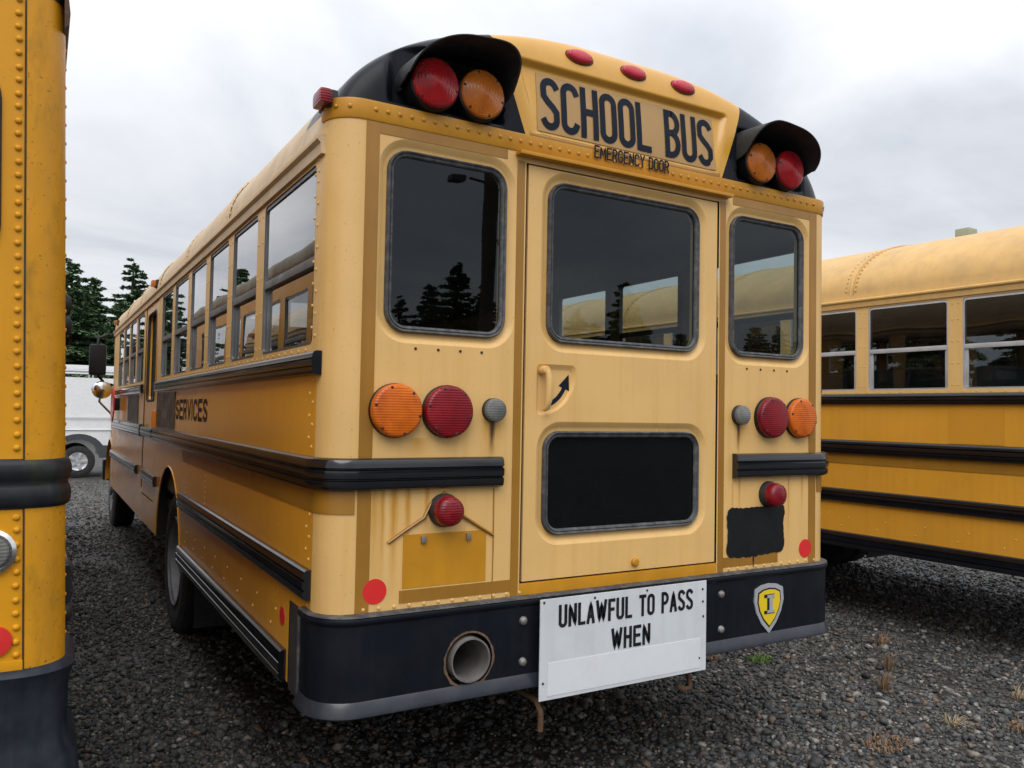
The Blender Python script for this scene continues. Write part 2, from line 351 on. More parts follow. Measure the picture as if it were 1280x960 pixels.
def thing(name, label, cat, loc=(0, 0, 0), rz=0, group=None):
    o = bpy.data.objects.new(name, None); col.objects.link(o); o.location = loc; o.rotation_euler = (0, 0, rz)
    o.empty_display_size = .2
    return tag(o, label, cat, group)
def tag(o, label, cat, group=None):
    o['label'] = label; o['category'] = cat
    if group: o['group'] = group
    return o
def copy_tree(o, parent=None):
    c = o.copy(); col.objects.link(c)
    if parent: c.parent = parent
    for ch in list(o.children): copy_tree(ch, c)
    return c
def rrect(x0, x1, z0, z1, r, n=6):
    p = []
    for cx_, cz, a0 in ((x1-r, z0+r, -90), (x1-r, z1-r, 0), (x0+r, z1-r, 90), (x0+r, z0+r, 180)):
        for i in range(n+1):
            a = math.radians(a0+90*i/n); p.append((cx_+r*math.cos(a), cz+r*math.sin(a)))
    return p
def rect(x0, x1, z0, z1): return [(x0, z0), (x1, z0), (x1, z1), (x0, z1)]
REAR = lambda y: (lambda u, v, d: (u, y+d, v))
def circ(cx_, cz, r, n=24): return [(cx_+r*math.cos(2*PI*i/n), cz+r*math.sin(2*PI*i/n)) for i in range(n)]
def domes(pts, r, h, n=6):
    """rivet heads at (x, y, z, nx, ny, nz)"""
    b = B()
    for x, y, z, nx, ny, nz in pts:
        q = Vector((0, 0, 1)).rotation_difference(Vector((nx, ny, nz)))
        rs = [[Vector((x, y, z))+q @ Vector((rr*math.cos(2*PI*k/n), rr*math.sin(2*PI*k/n), hh)) for k in range(n)] for rr, hh in ((r, -.001), (r*.8, h*.65), (r*.35, h))]
        b.rings(rs, True, False, True)
    return b

# ------------------------------------------------------------------ stroke lettering (highway style)
def arc(cx_, cy_, rx, ry, a0, a1, n=10): return [(cx_+rx*math.cos(math.radians(a0+(a1-a0)*i/n)), cy_+ry*math.sin(math.radians(a0+(a1-a0)*i/n))) for i in range(n+1)]
def glyph(ch, w):
    r = w/2; q = min(r, .27)
    O_ = arc(r, q, r, q, 180, 360)+arc(r, 1-q, r, q, 0, 180); O_.append(O_[0])
    bowl = lambda z0, z1: [(0, z1), (w-q*.9, z1)]+arc(w-(z1-z0)*.5*.8, (z0+z1)/2, (z1-z0)*.5*.8, (z1-z0)/2, 90, -90)[0:]+[(0, z0)]
    G = {
     'S': [arc(r, 1-q, r, q, 25, 180)+[(.02*w, .66), (w*.3, .55), (w*.7, .44), (w*.98, .33)]+arc(r, q, r, q, 0, -155)],
     'C': [arc(r, 1-q, r, q, 15, 180)+arc(r, q, r, q, 180, 345)],
     'G': [arc(r, 1-q, r, q, 15, 180)+arc(r, q, r, q, 180, 360)+[(w, .46), (w*.55, .46)]],
     'O': [O_], 'H': [[(0, 0), (0, 1)], [(w, 0), (w, 1)], [(0, .52), (w, .52)]],
     'L': [[(0, 1), (0, 0), (w, 0)]], 'U': [[(0, 1)]+arc(r, q, r, q, 180, 360)+[(w, 1)]],
     'B': [[(0, 0), (0, 1)], bowl(.53, 1), bowl(0, .53)], 'P': [[(0, 0), (0, 1)], bowl(.46, 1)],
     'R': [[(0, 0), (0, 1)], bowl(.48, 1), [(w*.5, .48), (w, 0)]], 'D': [[(0, 0), (0, 1)], [(0, 1), (w-q, 1)]+arc(w-q, 1-q, q, q, 90, 0)+arc(w-q, q, q, q, 0, -90)+[(0, 0)]],
     'E': [[(w, 1), (0, 1), (0, 0), (w, 0)], [(0, .52), (w*.85, .52)]], 'F': [[(w, 1), (0, 1), (0, 0)], [(0, .52), (w*.85, .52)]],
     'M': [[(0, 0), (0, 1), (w*.5, .3), (w, 1), (w, 0)]], 'N': [[(0, 0), (0, 1), (w, 0), (w, 1)]],
     'Y': [[(0, 1), (r, .48), (w, 1)], [(r, .48), (r, 0)]], 'T': [[(0, 1), (w, 1)], [(r, 1), (r, 0)]],
     'A': [[(0, 0), (r, 1), (w, 0)], [(w*.2, .3), (w*.8, .3)]], 'W': [[(0, 1), (w*.25, 0), (w*.5, .9), (w*.75, 0), (w, 1)]],
     'I': [[(0, 0), (0, 1)]], 'V': [[(0, 1), (r, 0), (w, 1)]]}
    return G[ch]
def text_mesh(s, x0, x1, z0, z1, stroke, fn, thick=.0015, wr=None, gap=.55):
    """letters of text s filling x0..x1 by z0..z1; fn(u, v, d) maps to 3-D, d outward"""
    wr = wr or {}
    W = {'M': 1.25, 'W': 1.45, 'I': .02, ' ': .75}
    W.update(wr)
    ws = [W.get(c, 1.0) for c in s]
    tot = sum(ws)+gap*(len(s)-1)
    H = z1-z0; inset = stroke/2; k = (x1-x0-stroke)/tot
    b = B(); x = x0+inset
    for ci, (c, wd) in enumerate(zip(s, ws)):
        if c != ' ':
            hh = H-stroke; wl = wd*k/hh
            for pi_, pl in enumerate(glyph(c, wl)):
                pts = [Vector((x+px*hh, z0+inset+pz*hh)) for px, pz in pl]
                cl = (pts[0]-pts[-1]).length < 1e-5
                corners = pts; pts = []
                for a, e in zip(corners[:-1], corners[1:]):
                    m_ = max(1, int((e-a).length/.012)); pts += [a.lerp(e, q_/m_) for q_ in range(m_)]
                pts.append(corners[-1])
                if cl: pts = pts[:-1]
                n = len(pts); Ls, Rs = [], []
                for i, p in enumerate(pts):
                    a = pts[i-1] if (i or cl) else None; e = pts[(i+1) % n] if (i < n-1 or cl) else None
                    d1 = (p-a).normalized() if a is not None and (p-a).length > 1e-7 else None
                    d2 = (e-p).normalized() if e is not None and (e-p).length > 1e-7 else None
                    d1 = d1 or d2; d2 = d2 or d1
                    t = (d1+d2); t = t.normalized() if t.length > .2 else d1
                    nr = Vector((-t.y, t.x)); mm = min(1/max(.35, nr.dot(Vector((-d1.y, d1.x)))), 1.25)
                    pp = p.copy()
                    if not cl and i == 0: pp -= d2*inset*.98
                    if not cl and i == n-1: pp += d1*inset*.98
                    Ls.append(pp+nr*inset*mm); Rs.append(pp-nr*inset*mm)
                dd = thick + .00012*pi_ + .00003*(ci % 3)
                idx = range(n) if cl else range(n-1)
                o = len(b.v)
                for l_, r_ in zip(Ls, Rs): b.v += [fn(l_.x, l_.y, dd), fn(r_.x, r_.y, dd)]
                for i in idx:
                    j = (i+1) % n; b.f.append((o+2*i, o+2*i+1, o+2*j+1, o+2*j))
        x += (wd+gap)*k
    return b

# ------------------------------------------------------------------ ground
g = B(); NX = 60
def gz(x, y):
    s = .012*math.sin(1.3*x+.4)*math.sin(1.1*y+1)
    return s
xs = list(np.linspace(-8, 12, 61)); ys = list(np.linspace(-6, 24, 91))
xs = [-900, -300, -90, -30]+xs+[35, 95, 300, 900]; ys = [-900, -300, -90, -30]+ys+[40, 95, 300, 900]
vid = [[(x, y, gz(x, y) if -8 < x < 12 and -6 < y < 24 else 0) for x in xs] for y in ys]
g.rings(vid, closed=False)
go = g.obj('ground', 'ground'); go['kind'] = 'structure'
def stones(name, n, sampler, s0, s1, mat_):
    ico = bmesh.new(); bmesh.ops.create_icosphere(ico, subdivisions=1, radius=1)
    ico.verts.index_update()
    bv = np.array([v.co[:] for v in ico.verts]); bf = np.array([[v.index for v in f.verts] for f in ico.faces]); ico.free()
    pos = sampler(n); n = len(pos)
    sc = s0*np.exp(np.clip(rng.normal(size=n)*.42, -1.1, 1.15)); sc = np.minimum(sc, s1)
    dims = np.stack([sc, sc*rng.uniform(.55, .95, n), sc*rng.uniform(.4, .8, n)], -1)
    V = bv[None]*(1+rng.normal(size=(n, len(bv), 1))*.24)*dims[:, None, :]
    a = rng.uniform(0, 2*PI, n); tl = rng.normal(size=n)*.45
    ct, st = np.cos(tl)[:, None], np.sin(tl)[:, None]
    y_, z_ = V[..., 1]*ct-V[..., 2]*st, V[..., 1]*st+V[..., 2]*ct
    ca, sa = np.cos(a)[:, None], np.sin(a)[:, None]
    x2, y2 = V[..., 0]*ca-y_*sa, V[..., 0]*sa+y_*ca
    base = .012*np.sin(1.3*pos[:, 0]+.4)*np.sin(1.1*pos[:, 1]+1)
    V = np.stack([x2+pos[:, 0:1], y2+pos[:, 1:2], z_+(base+sc*rng.uniform(.0, .55, n))[:, None]], -1).reshape(-1, 3)
    Fc = (bf[None]+(np.arange(n)*len(bv))[:, None, None]).reshape(-1, 3)
    me = bpy.data.meshes.new(name)
    me.vertices.add(len(V)); me.vertices.foreach_set('co', V.ravel().astype(np.float32))
    me.loops.add(len(Fc)*3); me.loops.foreach_set('vertex_index', Fc.ravel().astype(np.int32))
    me.polygons.add(len(Fc)); me.polygons.foreach_set('loop_start', np.arange(0, len(Fc)*3, 3, dtype=np.int32))
    me.update(calc_edges=True); me.materials.append(mat_)
    o = bpy.data.objects.new(name, me); col.objects.link(o); o['kind'] = 'stuff'
    return o
def samp(n):
    k = n*6
    x = rng.uniform(-3.0, 6.5, k); y = rng.uniform(-1.6, 16, k)
    lane = (x < -.6) & (x > -2.6)
    under = (x > -1.0) & (x < 1.1) & (y > 1.5)
    d = np.hypot(x+2, y+2.5)
    p = np.minimum(1, (5.0/d)**1.5); p = np.where((x > 1.2) & (x < 5.5) & (y < 5), 1, p); p = np.where(lane, np.minimum(1, (5.0/d)**1.5), p); p = np.where(under, p*.5, p)
    p = np.where(((x < -1.9) & (y > -.4)) | ((x > 4.6) & (y > 5)) | ((x > 1.5) & (y > 8)), 0, p)
    patch = np.sin(2.1*x+1.3+.6*np.sin(3*y))*np.sin(1.7*y+.4)+.5*np.sin(5*x+3*y)
    p = np.where(patch > .55, p*.5, p)
    keep = rng.uniform(size=k) < p
    P = np.stack([x, y], -1)[keep]
    return P[:n]
gs = stones('gravel', 124000, samp, .0108, .032, Mt['stone'])
gs['label'] = 'loose dark wet gravel covering the lot'; gs['category'] = 'gravel'

# ------------------------------------------------------------------ school bus builder
W, RC, ZB, HR, BC, PP, QQ = 1.22, .11, 2.50, .520, .18, 6.5, 2.09
AR = 1.205
CAPO, QY = -.004, 4.6      # the cap stands a little proud of the rear wall and stays upright almost to its crown
def sg(v, e): return math.copysign(abs(v)**e, v)
def corner(sx, n=8, w=W, r=RC):      # plan arc from the side (y = r) to the rear (x = w - r)
    return [(sx*(w-r+r*math.cos(t)), r-r*math.sin(t)) for t in [PI/2*i/n for i in range(n+1)]]
def plan(yr, yl, w=W, r=RC):         # right side -> rear -> left side (outward on the left of travel)
    return [(w, yr)]+corner(1, w=w, r=r)+corner(-1, w=w, r=r)[::-1]+[(-w, yl)]
def rail_prof(z0, z1, t=.03):
    h = z1-z0
    P = [(-.004, 0), (t*.5, 0), (t*.78, .05), (t*.88, .12), (t*.93, .29), (t*.70, .325), (t*.70, .345), (t*.95, .38), (t, .5), (t*.97, .62), (t*.70, .655), (t*.70, .675), (t*.95, .71), (t*.88, .88), (t*.78, .95), (t*.5, 1), (-.004, 1)]
    return [(o, z0+f*h) for o, f in P]
def rub_rail(root, path, z0, z1, label=None, m='rail', t=.03):
    o = B().sweep(path, rail_prof(z0, z1, t)).obj('rub_rail', m, root)
    if label: o['label'] = label
    return o
def cap_y(x, z):
    t = min(1, max(0, (z-ZB)/HR)); k = max(0, 1-t**QQ)**(1/QQ)
    ky = max(0, 1-t**QY)**(1/QY); k = max(k, 1e-4)
    return CAPO+BC-BC*ky*max(0, 1-min(1, abs(x)/(AR*k))**PP)**(1/PP)
def smst(a, b, x):
    t = min(1, max(0, (x-a)/(b-a))); return t*t*(3-2*t)
def cap_rec(x, z):
    """depth of the stamped sign field and of the lamp pockets"""
    ax = abs(x); d = 0
    lim = .455+.30*(z-2.60)
    f = smst(lim+.004, lim-.022, ax)*smst(2.873, 2.852, z)*smst(2.588, 2.603, z)
    d += f*(.010+.016*smst(2.6, 2.87, z))
    g_ = smst(.585, .61, ax)*smst(1.04, 1.0, ax)*smst(2.592, 2.61, z)*smst(2.83, 2.80, z)
    return d, g_
def roof_cap(root, detail=True):
    def cap_mesh():
        bm = bmesh.new()
        NT, NF = (300, 84) if detail else (90, 30)
        rows = []
        for j in range(NF):
            z = 2.577+(ZB+HR-.0008-2.577)*(1-(1-j/(NF-1))**1.7)
            t = (z-ZB)/HR; k = max(0, 1-t**QQ)**(1/QQ); ky = max(0, 1-t**QY)**(1/QY)
            row = []
            # plan curve of this level: side at y=.42, round to the rear and back
            for i in range(-4, 0): row.append((AR*k, .42-(.42-BC-CAPO)*(i+4)/4, z))
            for i in range(NT+1):
                u = i/NT; th = PI*(u+ .07*math.sin(2*PI*u))
                x = AR*k*sg(math.cos(th), 2/PP); y = CAPO+BC-BC*ky*abs(math.sin(th))**(2/PP)
                if detail:
                    d, g_ = cap_rec(x, z)
                    if y < CAPO+BC*.98: y = y+d if g_ == 0 else max(y, y+(max(.05, y)-y)*g_)
                row.append((x, y, z))
            for i in range(1, 5): row.append((-AR*k, CAPO+BC+(.42-CAPO-BC)*i/4, z))
            rows.append([bm.verts.new(p) for p in row])
        for a, b2 in zip(rows[:-1], rows[1:]):
            for i in range(len(a)-1): bm.faces.new((a[i], a[i+1], b2[i+1], b2[i]))
        return bm
    s = .38; x0 = .492-s*2.57
    def cut(keep):
        bm = cap_mesh()
        for sx in (1, -1):
            no = Vector((sx, 0, -s)).normalized(); co = Vector((sx*x0, 0, 0))
            geom = bm.verts[:]+bm.edges[:]+bm.faces[:]
            if keep == 0: bmesh.ops.bisect_plane(bm, geom=geom, plane_co=co, plane_no=no, clear_outer=True)
            elif keep == sx: bmesh.ops.bisect_plane(bm, geom=geom, plane_co=co, plane_no=no, clear_inner=True)
        return B().bm(bm)
    c = cut(0).obj('roof_cap', 'capy', root, 40)
    for sx in (1, -1):
        cut(sx).obj('corner_cap', 'black', root, 40)['label'] = 'black painted corner of the roof cap'
    return c

def side_fn(sx): return lambda u, v, d: (sx*(W-d), u, v)
def side_window(root, sx, y0, y1, z0=1.772, z1=2.392, frame='alu', mid=2.06, glass='glasss'):
    fn = side_fn(sx)
    hole = rrect(y0, y1, z0, z1, .025, 3)
    b = B(); inn = rrect(y0+.011, y1-.011, z0+.011, z1-.016, .018, 3)
    b.rings([[fn(u, v, .0) for u, v in hole], [fn(u, v, .005) for u, v in hole], [fn(u, v, .003) for u, v in inn], [fn(u, v, .03) for u, v in inn]])
    o = b.obj('side_window', frame, root)
    B().plate(rect(y0+.008, y1-.008, mid, z1-.01), [], lambda u, v, d: fn(u, v, .009)).obj('pane', glass, o)
    B().plate(rect(y0+.02, y1-.02, z0+.008, mid), [], lambda u, v, d: fn(u, v, .020)).obj('pane', glass, o)
    b = B()
    for a, c, z_0, z_1, d0, d1 in ((y0+.01, y1-.01, mid-.016, mid+.016, .002, .026), (y0+.01, y0+.028, z0+.01, mid, .012, .026), (y1-.032, y1-.01, z0+.01, mid, .012, .026)):
        p, q = fn(a, z_0, d0), fn(c, z_1, d1)
        b.box([min(p[i], q[i]) for i in range(3)], [max(p[i], q[i]) for i in range(3)], .003)
    b.obj('sash_rail', frame, o)
    return hole
def wheel(root, x, y, sx, r=.5, w=.26, dual=False, name='wheel'):
    xo = sx*x
    def tyre(cx_):
        b = B(); prof = [(.30, -w/2+.03), (.36, -w/2), (.44, -w/2+.0), (.485, -w/2+.02), (r, -w/2+.045)]
        for k in range(4):
            u = -w/2+.045+(w-.09)*(k+1)/5
            prof += [(r, u-.008), (r-.016, u-.007), (r-.016, u+.007), (r, u+.008)]
        prof += [(r, w/2-.045), (.485, w/2-.02), (.44, w/2), (.36, w/2), (.30, w/2-.03)]
        n = 64; rs = []
        for pr, h in prof:
            rs.append([(cx_+h, y+(pr-(.012 if (i % 2 and pr > .47) else 0))*math.cos(2*PI*i/n), r-.012+(pr-(.012 if (i % 2 and pr > .47) else 0))*math.sin(2*PI*i/n)) for i in range(n)])
        return b.rings(rs)
    rm = B()
    s = sx
    rm.lathe([(.30, xo+s*(w/2-.03)), (.292, xo+s*(w/2-.012)), (.275, xo+s*(w/2-.02)), (.255, xo+s*(w/2-.1)), (.16, xo+s*(w/2-(.13 if dual else .03))), (.10, xo+s*(w/2-(.12 if dual else .02))), (.09, xo+s*(w/2-(.04 if dual else -.02))), (.0, xo+s*(w/2-(.03 if dual else -.03)))], (0, y, r-.012), 'x', 40)
    rm.lathe([(.30, xo-w/2), (.30, xo+w/2-.03*0)], (0, y, r-.012), 'x', 40)
    o = rm.obj(name, 'rim', root)
    tyre(xo).obj('tyre', 'tyre', o)
    if dual: tyre(xo-s*(w+.05)).obj('tyre', 'tyre', o)
    pts = [(xo+s*(w/2-(.122 if dual else .022)), y+.13*math.cos(2*PI*i/10), r-.012+.13*math.sin(2*PI*i/10), s, 0, 0) for i in range(10)]
    domes(pts, .014, .02).obj('wheel_nuts', 'steel', o, kind='stuff')
    return o
def lamp(root, name, x, y, z, r, hd, lens, housing='blacksat', dome=.012, lug=True, nrm_screws=6, depth=.02, rings=0.0):
    b = B().lathe([(r*1.0, y+hd), (r*(1.045 if rings else 1.012), y+hd), (r*(1.045 if rings else 1.012), y), (r*.97, y-.004)], (x, 0, z), 'y', 36)
    o = b.obj(name, housing, root)
    pf = [(r*.985, y+.004), (r*.985, y-depth), (r*.94, y-depth-.005)]
    for k in range(1, 11):
        f_ = 1-k/11; base = y-depth-.006-dome*(1-f_**2); pf += [(r*(f_+.02)*.92, base-.0008*rings), (r*f_*.92, base+.0004*rings)]
    B().lathe(pf+[(.0005, y-depth-.006-dome)], (x, 0, z), 'y', 40).obj('lens', lens, o, 14 if rings else 50)
    if nrm_screws:
        domes([(x+r*.87*math.cos(2*PI*(i+.5)/nrm_screws+.3), y-depth-.0055, z+r*.87*math.sin(2*PI*(i+.5)/nrm_screws+.3), 0, -1, 0) for i in range(nrm_screws)], .0068, .004).obj('screws', 'seam', o, kind='stuff')
    return o
def stamped(b, x0, x1, z0, z1, r, e=.036):
    """stamped recess round a rear window: adds the recess, returns the loop to leave open in the panel"""
    L = lambda k: rrect(x0-k, x1+k, z0-k, z1+k, r+k, 8)
    f = REAR(0)
    rs = [(e, 0), (e*.86, .002), (e*.45, .014), (e*.3, .017), (-.012, .017), (-.012, .05)]
    b.rings([[f(u, v, d) for u, v in L(k)] for k, d in rs])
    return L(e)
def rear_window(root, x0, x1, z0, z1, r, glass):
    b = B()
    L = lambda k: rrect(x0+k, x1-k, z0+k, z1-k, r-k, 8)
    f = REAR(0)
    b.rings([[f(u, v, d) for u, v in L(k)] for k, d in ((0, .017), (.001, .004), (.005, -.001), (.010, .001), (.0125, .006), (.0145, .002), (.020, .003), (.024, .010), (.024, .022))])
    o = b.obj('rear_window', 'rubber', root, 60)
    B().plate(L(.02), [], lambda u, v, d: (u, .014, v)).obj('pane', glass, o)
    return o

def school_bus(root, wins_l, wins_r, edoor=None, frame='alu', detail=True, side='yellow', length=8.6, band='faded', roofm='roof', glass='glasss'):
    LB = length
    # ---- side walls
    arch_y, arch_r = 3.5, .60
    for sx in (-1, 1):
        wins = wins_l if sx < 0 else wins_r
        holes = [side_window(root, sx, a, c, frame=frame, glass=glass) for a, c in wins]
        fn = side_fn(sx)
        arc_ = [(arch_y-arch_r*math.cos(t), .52+arch_r*math.sin(t)*1.03) for t in [PI*i/24 for i in range(25)]]
        arc_ = [(u, max(.58, v)) for u, v in arc_]
        outer = [(RC, .872), (.365, .872), (.365, .58)]+arc_
        upper = [(RC, 1.70), (LB, 1.70), (LB, 2.5), (RC, 2.5)]
        if edoor and sx < 0:
            e0, e1 = edoor
            outer += [(e0, .58), (e0, 1.70), (RC, 1.70)]
            fw = [(e1, .58), (LB, .58), (LB, 1.70), (e1, 1.70)]
            B().plate(fw, [], lambda u, v, d: fn(u, v, 0)).obj('side_wall', side, root)
            upper = [(RC, 1.70), (e0, 1.70), (e0, 2.44), (e1, 2.44), (e1, 1.70), (LB, 1.70), (LB, 2.5), (RC, 2.5)]
            B().box((-W, e0, .58), (-W+.02, e1, .80)).obj('door_step_panel', side, root)
        else: outer += [(LB, .58), (LB, 1.70), (RC, 1.70)]
        B().plate(outer, [], lambda u, v, d: fn(u, v, 0)).obj('side_wall', side, root)
        B().plate(upper, holes, lambda u, v, d: fn(u, v, 0)).obj('window_band', band, root)
        B().rings([[fn(u, v, .002) for u, v in arc_], [fn(u, v+.0, .03) for u, v in arc_], [fn(u, v, .30) for u, v in arc_]], closed=False).obj('wheel_arch', 'under', root)
        B().tube([fn(u, v, -.001) for u, v in arc_], .006, 6).obj('arch_trim', side, root)
        if edoor and sx < 0:
            wl = rrect(e0+.16, e1-.14, 1.60, 2.33, .05, 4)
            b = B().plate(rrect(e0+.012, e1-.012, .812, 2.428, .035, 3), [wl], lambda u, v, d: fn(u, v, .004))
            b.rings([[fn(u, v, .004) for u, v in wl], [fn(u, v, .04) for u, v in wl]])
            ed = b.obj('side_door', side, root); ed['label'] = 'narrow side emergency door'
            B().plate(wl, [], lambda u, v, d: fn(u, v, .03)).obj('pane', glass, ed)
            B().tube([fn(u, v, .01) for u, v in wl], .012, 6, True).obj('window_gasket', 'rubberb', ed)
            for yy in (e0+.006, e1-.006): B().box((-W+.008, yy-.006, .8), (-W+.03, yy+.006, 2.44)).obj('door_seam', 'seam', ed)
            B().box((-W-.02, e0+.05, 1.36), (-W+.01, e0+.14, 1.52), .012).obj('door_reflector', 'refla', ed)
        # rub rails
        def straight(a, c, off=.0): return [(sx*W, a), (sx*W, c)] if sx < 0 else [(sx*W, c), (sx*W, a)]
        segs = [(.075, (edoor[0]-.06 if edoor and sx < 0 else LB-.3))]
        if edoor and sx < 0: segs.append((edoor[1]+.06, LB-.35))
        for a, c in segs: rub_rail(root, straight(a, c), 1.665, 1.745, 'black rub rail under the side windows')
        rub_rail(root, straight(.115, arch_y-arch_r+.02), .92, 1.02, 'black rub rail behind the rear wheel')
        rub_rail(root, straight(.39, arch_y-arch_r-.02), .575, .69, 'black skirt rail behind the rear wheel')
        rub_rail(root, straight(arch_y+arch_r+.05, 5.0), .94, 1.02)
        rub_rail(root, straight(5.5, LB-.2), .94, 1.02)
        # belt rail wraps on to the rear
        yend = edoor[0]-.06 if edoor and sx < 0 else LB-.3
        pth = [(-.577, 0)]+corner(-1)[::-1]+[(-W, yend)] if sx < 0 else [(W, yend)]+corner(1)+[(.577, 0)]
        rub_rail(root, pth, 1.288, 1.394, 'black belt rail wrapping round the rear corner', t=.036)
        tp = [(-1.118, -.0)]+corner(-1)[::-1][1:]+[(-W, 2.9)] if sx < 0 else [(W, 2.9)]+corner(1)[:-1]+[(1.118, -.0)]
        B().sweep(tp, [(.0015, 1.212), (.0035, 1.212), (.0035, 1.286), (.0015, 1.286)]).obj('reflective_tape', 'tape', root)
        if edoor and sx < 0:
            rub_rail(root, straight(edoor[1]+.06, LB-.35), 1.288, 1.394)
            rub_rail(root, straight(edoor[0]+.04, edoor[1]-.04), 1.30, 1.38)
        # corner panel
        cn = corner(sx)
        B().rings([[(x, y, z) for x, y in cn] for z in (.872, 1.3, 1.9, 2.53)], closed=False).obj('corner_panel', 'faded' if detail else side, root, 60)
        # rivets
        pts = []
        for yy in (.150, .185):
            z = .90+(.03 if yy > .16 else 0)
            while z < 2.42:
                if not (1.28 < z < 1.40 or 1.65 < z < 1.76 or .91 < z < 1.03): pts.append((sx*W, yy, z, sx, 0, 0))
                z += .075
        for k in range(int((LB-.4)/.05)):
            pts.append((sx*(W+.006), .2+k*.05, 2.425, sx, 0, 0))
        for k in range(int((arch_y-arch_r-.5)/.3)):
            pts.append((sx*W, .55+k*.3, .80, sx, 0, 0)); pts.append((sx*W, .62+k*.3, .735, sx, 0, 0))
        for a, c in wins:
            for z in (1.80, 1.95, 2.1, 2.25, 2.36): pts.append((sx*W, c+.03, z, sx, 0, 0)); pts.append((sx*W, a-.03, z, sx, 0, 0))
        for k in range(int((LB-.5)/.09)): (None if edoor and sx < 0 and edoor[0]-.05 < .25+k*.09 < edoor[1]+.05 else pts.append((sx*W, .25+k*.09, 1.757, sx, 0, 0)))
        for yy in (2.1, 2.75):
            for k in range(8): pts.append((sx*W, yy, 1.03+k*.03, sx, 0, 0))
        domes(pts, .0062, .0038).obj('rivets', band, root, kind='stuff')
        # drip gutter
        B().sweep(straight(.09, LB), [(-.004, 2.405), (.012, 2.405), (.014, 2.44), (.026, 2.452), (.026, 2.462), (-.004, 2.475)]).obj('drip_gutter', roofm, root)
    # ---- roof
    n = 48
    prof = []
    for i in range(n+1):
        t = PI*i/n; prof.append((AR*sg(math.cos(t), 2/QQ), ZB+HR*max(0, math.sin(t))**(2/QQ)))
    prof = [(W-.002, 2.455)]+prof+[(-W+.002, 2.455)]
    ry = [.40]+[.40+1.36*k for k in range(1, 6)]+[LB+.02]
    for a, c in zip(ry[:-1], ry[1:]):
        k = 1.0+(.003 if ry.index(a) % 2 else 0)
        B().rings([[(x*k, a-.03, ZB+(z-ZB)*k) for x, z in prof], [(x*k, c, ZB+(z-ZB)*k) for x, z in prof]], closed=False).obj('roof_panel', roofm, root, 60)
        B().tube([(x*1.004, c-.01, ZB+(z-ZB)*1.004) for x, z in prof], .009, 6).obj('roof_rib', roofm, root, 60)
    pr = []
    for c in ry[1:-1]:
        for x, z in prof[1:-1]:
            pr.append((x*1.004, c-.05, ZB+(z-ZB)*1.004, x*.4, 0, z-ZB+.02)); pr.append((x*1.004, c+.03, ZB+(z-ZB)*1.004, x*.4, 0, z-ZB+.02))
    domes(pr, .008, .005).obj('roof_rivets', roofm, root, kind='stuff')
    B().rings([[(x*.965, .08 if z < 2.6 else .22, 2.38+(z-2.455)*.93) for x, z in prof], [(x*.965, LB-.05, 2.38+(z-2.455)*.93) for x, z in prof]], closed=False).obj('ceiling', 'interior', root, 60)
    roof_cap(root, detail)
    # sides of the cap below the arch
    for sx in (-1, 1):
        B().rings([[(sx*(W-.002), .11, 2.5), (sx*(W-.002), .45, 2.5)], [(sx*AR, .13, 2.565), (sx*AR, .45, 2.565)]], closed=False).obj('cap_skirt', roofm, root)
    bandp = plan(.118, .118)
    B().sweep(bandp, [(-.01, 2.515), (.003, 2.515), (.0055, 2.520), (.0075, 2.574), (.0065, 2.581), (-.03, 2.5815)]).obj('rivet_band', 'gold', root)
    rp_ = [(-1.08+k*.0432, -.0062, 2.552, 0, -1, .0) for k in range(51)]
    for sx in (-1, 1):
        for t in (15, 38, 62): rp_.append((sx*(W-RC+(RC+.0062)*math.cos(math.radians(t))), RC-(RC+.0062)*math.sin(math.radians(t)), 2.552, sx*math.cos(math.radians(t)), -math.sin(math.radians(t)), 0))
    domes(rp_, .0085, .006).obj('rivets', 'gold', root, kind='stuff')
    # ---- interior and underside
    B().box((-1.17, .06, .93), (1.17, LB, .95)).obj('floor', 'floor_in', root)
    for sx in (-1, 1):
        b = B().box((sx*1.165-.01, .12, .95), (sx*1.165+.01, LB, 1.76)); b.obj('inner_wall', 'interior', root)
        for k in range(8):
            y = .75+k*.78
            bb = B().box((sx*.72-.44, y, 1.28), (sx*.72+.44, y+.10, 1.93), .04)
            bb.box((sx*.72-.44, y+.05, 1.22), (sx*.72+.44, y+.48, 1.36), .04)
            bb.box((sx*.72-.40, y+.1, .95), (sx*.72-.36, y+.14, 1.25)).box((sx*.72+.3, y+.1, .95), (sx*.72+.34, y+.14, 1.25))
            bb.obj('bench_seat', 'seat', root)
    u = B().box((-1.16, .06, .80), (1.16, LB, .87))
    for sx in (-1, 1): u.box((sx*.43-.04, -.0, .56), (sx*.43+.04, 9.6, .80))
    for k in range(9): u.box((-1.1, .6+k*.8, .70), (1.1, .66+k*.8, .80))
    u.box((-.9, 3.42, .44), (.9, 3.58, .58), .03).box((-.22, 3.25, .36), (.22, 3.75, .68), .06)
    u.obj('chassis', 'under', root)
    B().box((-.30, 1.0, .46), (.30, 2.3, .79), .05).obj('fuel_tank', 'under', root)
    for sx in (-1, 1):
        wheel(root, 1.04, arch_y, sx, dual=True, name='rear_wheel')
        wheel(root, 1.03, LB+.55, sx, name='front_wheel')
        B().box((sx*.82-.33, 2.74, .20), (sx*.82+.33, 2.755, .84), .006).obj('mud_flap', 'rubberb', root)
    # ---- front of the bus: windscreen, cowl, bonnet, wings
    f = B()
    f.rings([[(-W, LB, .6), (W, LB, .6), (W, LB, 1.72), (-W, LB, 1.72)], [(-1.1, LB+.32, .7), (1.1, LB+.32, .7), (1.1, LB+.32, 1.62), (-1.1, LB+.32, 1.62)]], True, False, True)
    f.obj('cowl', side, root)
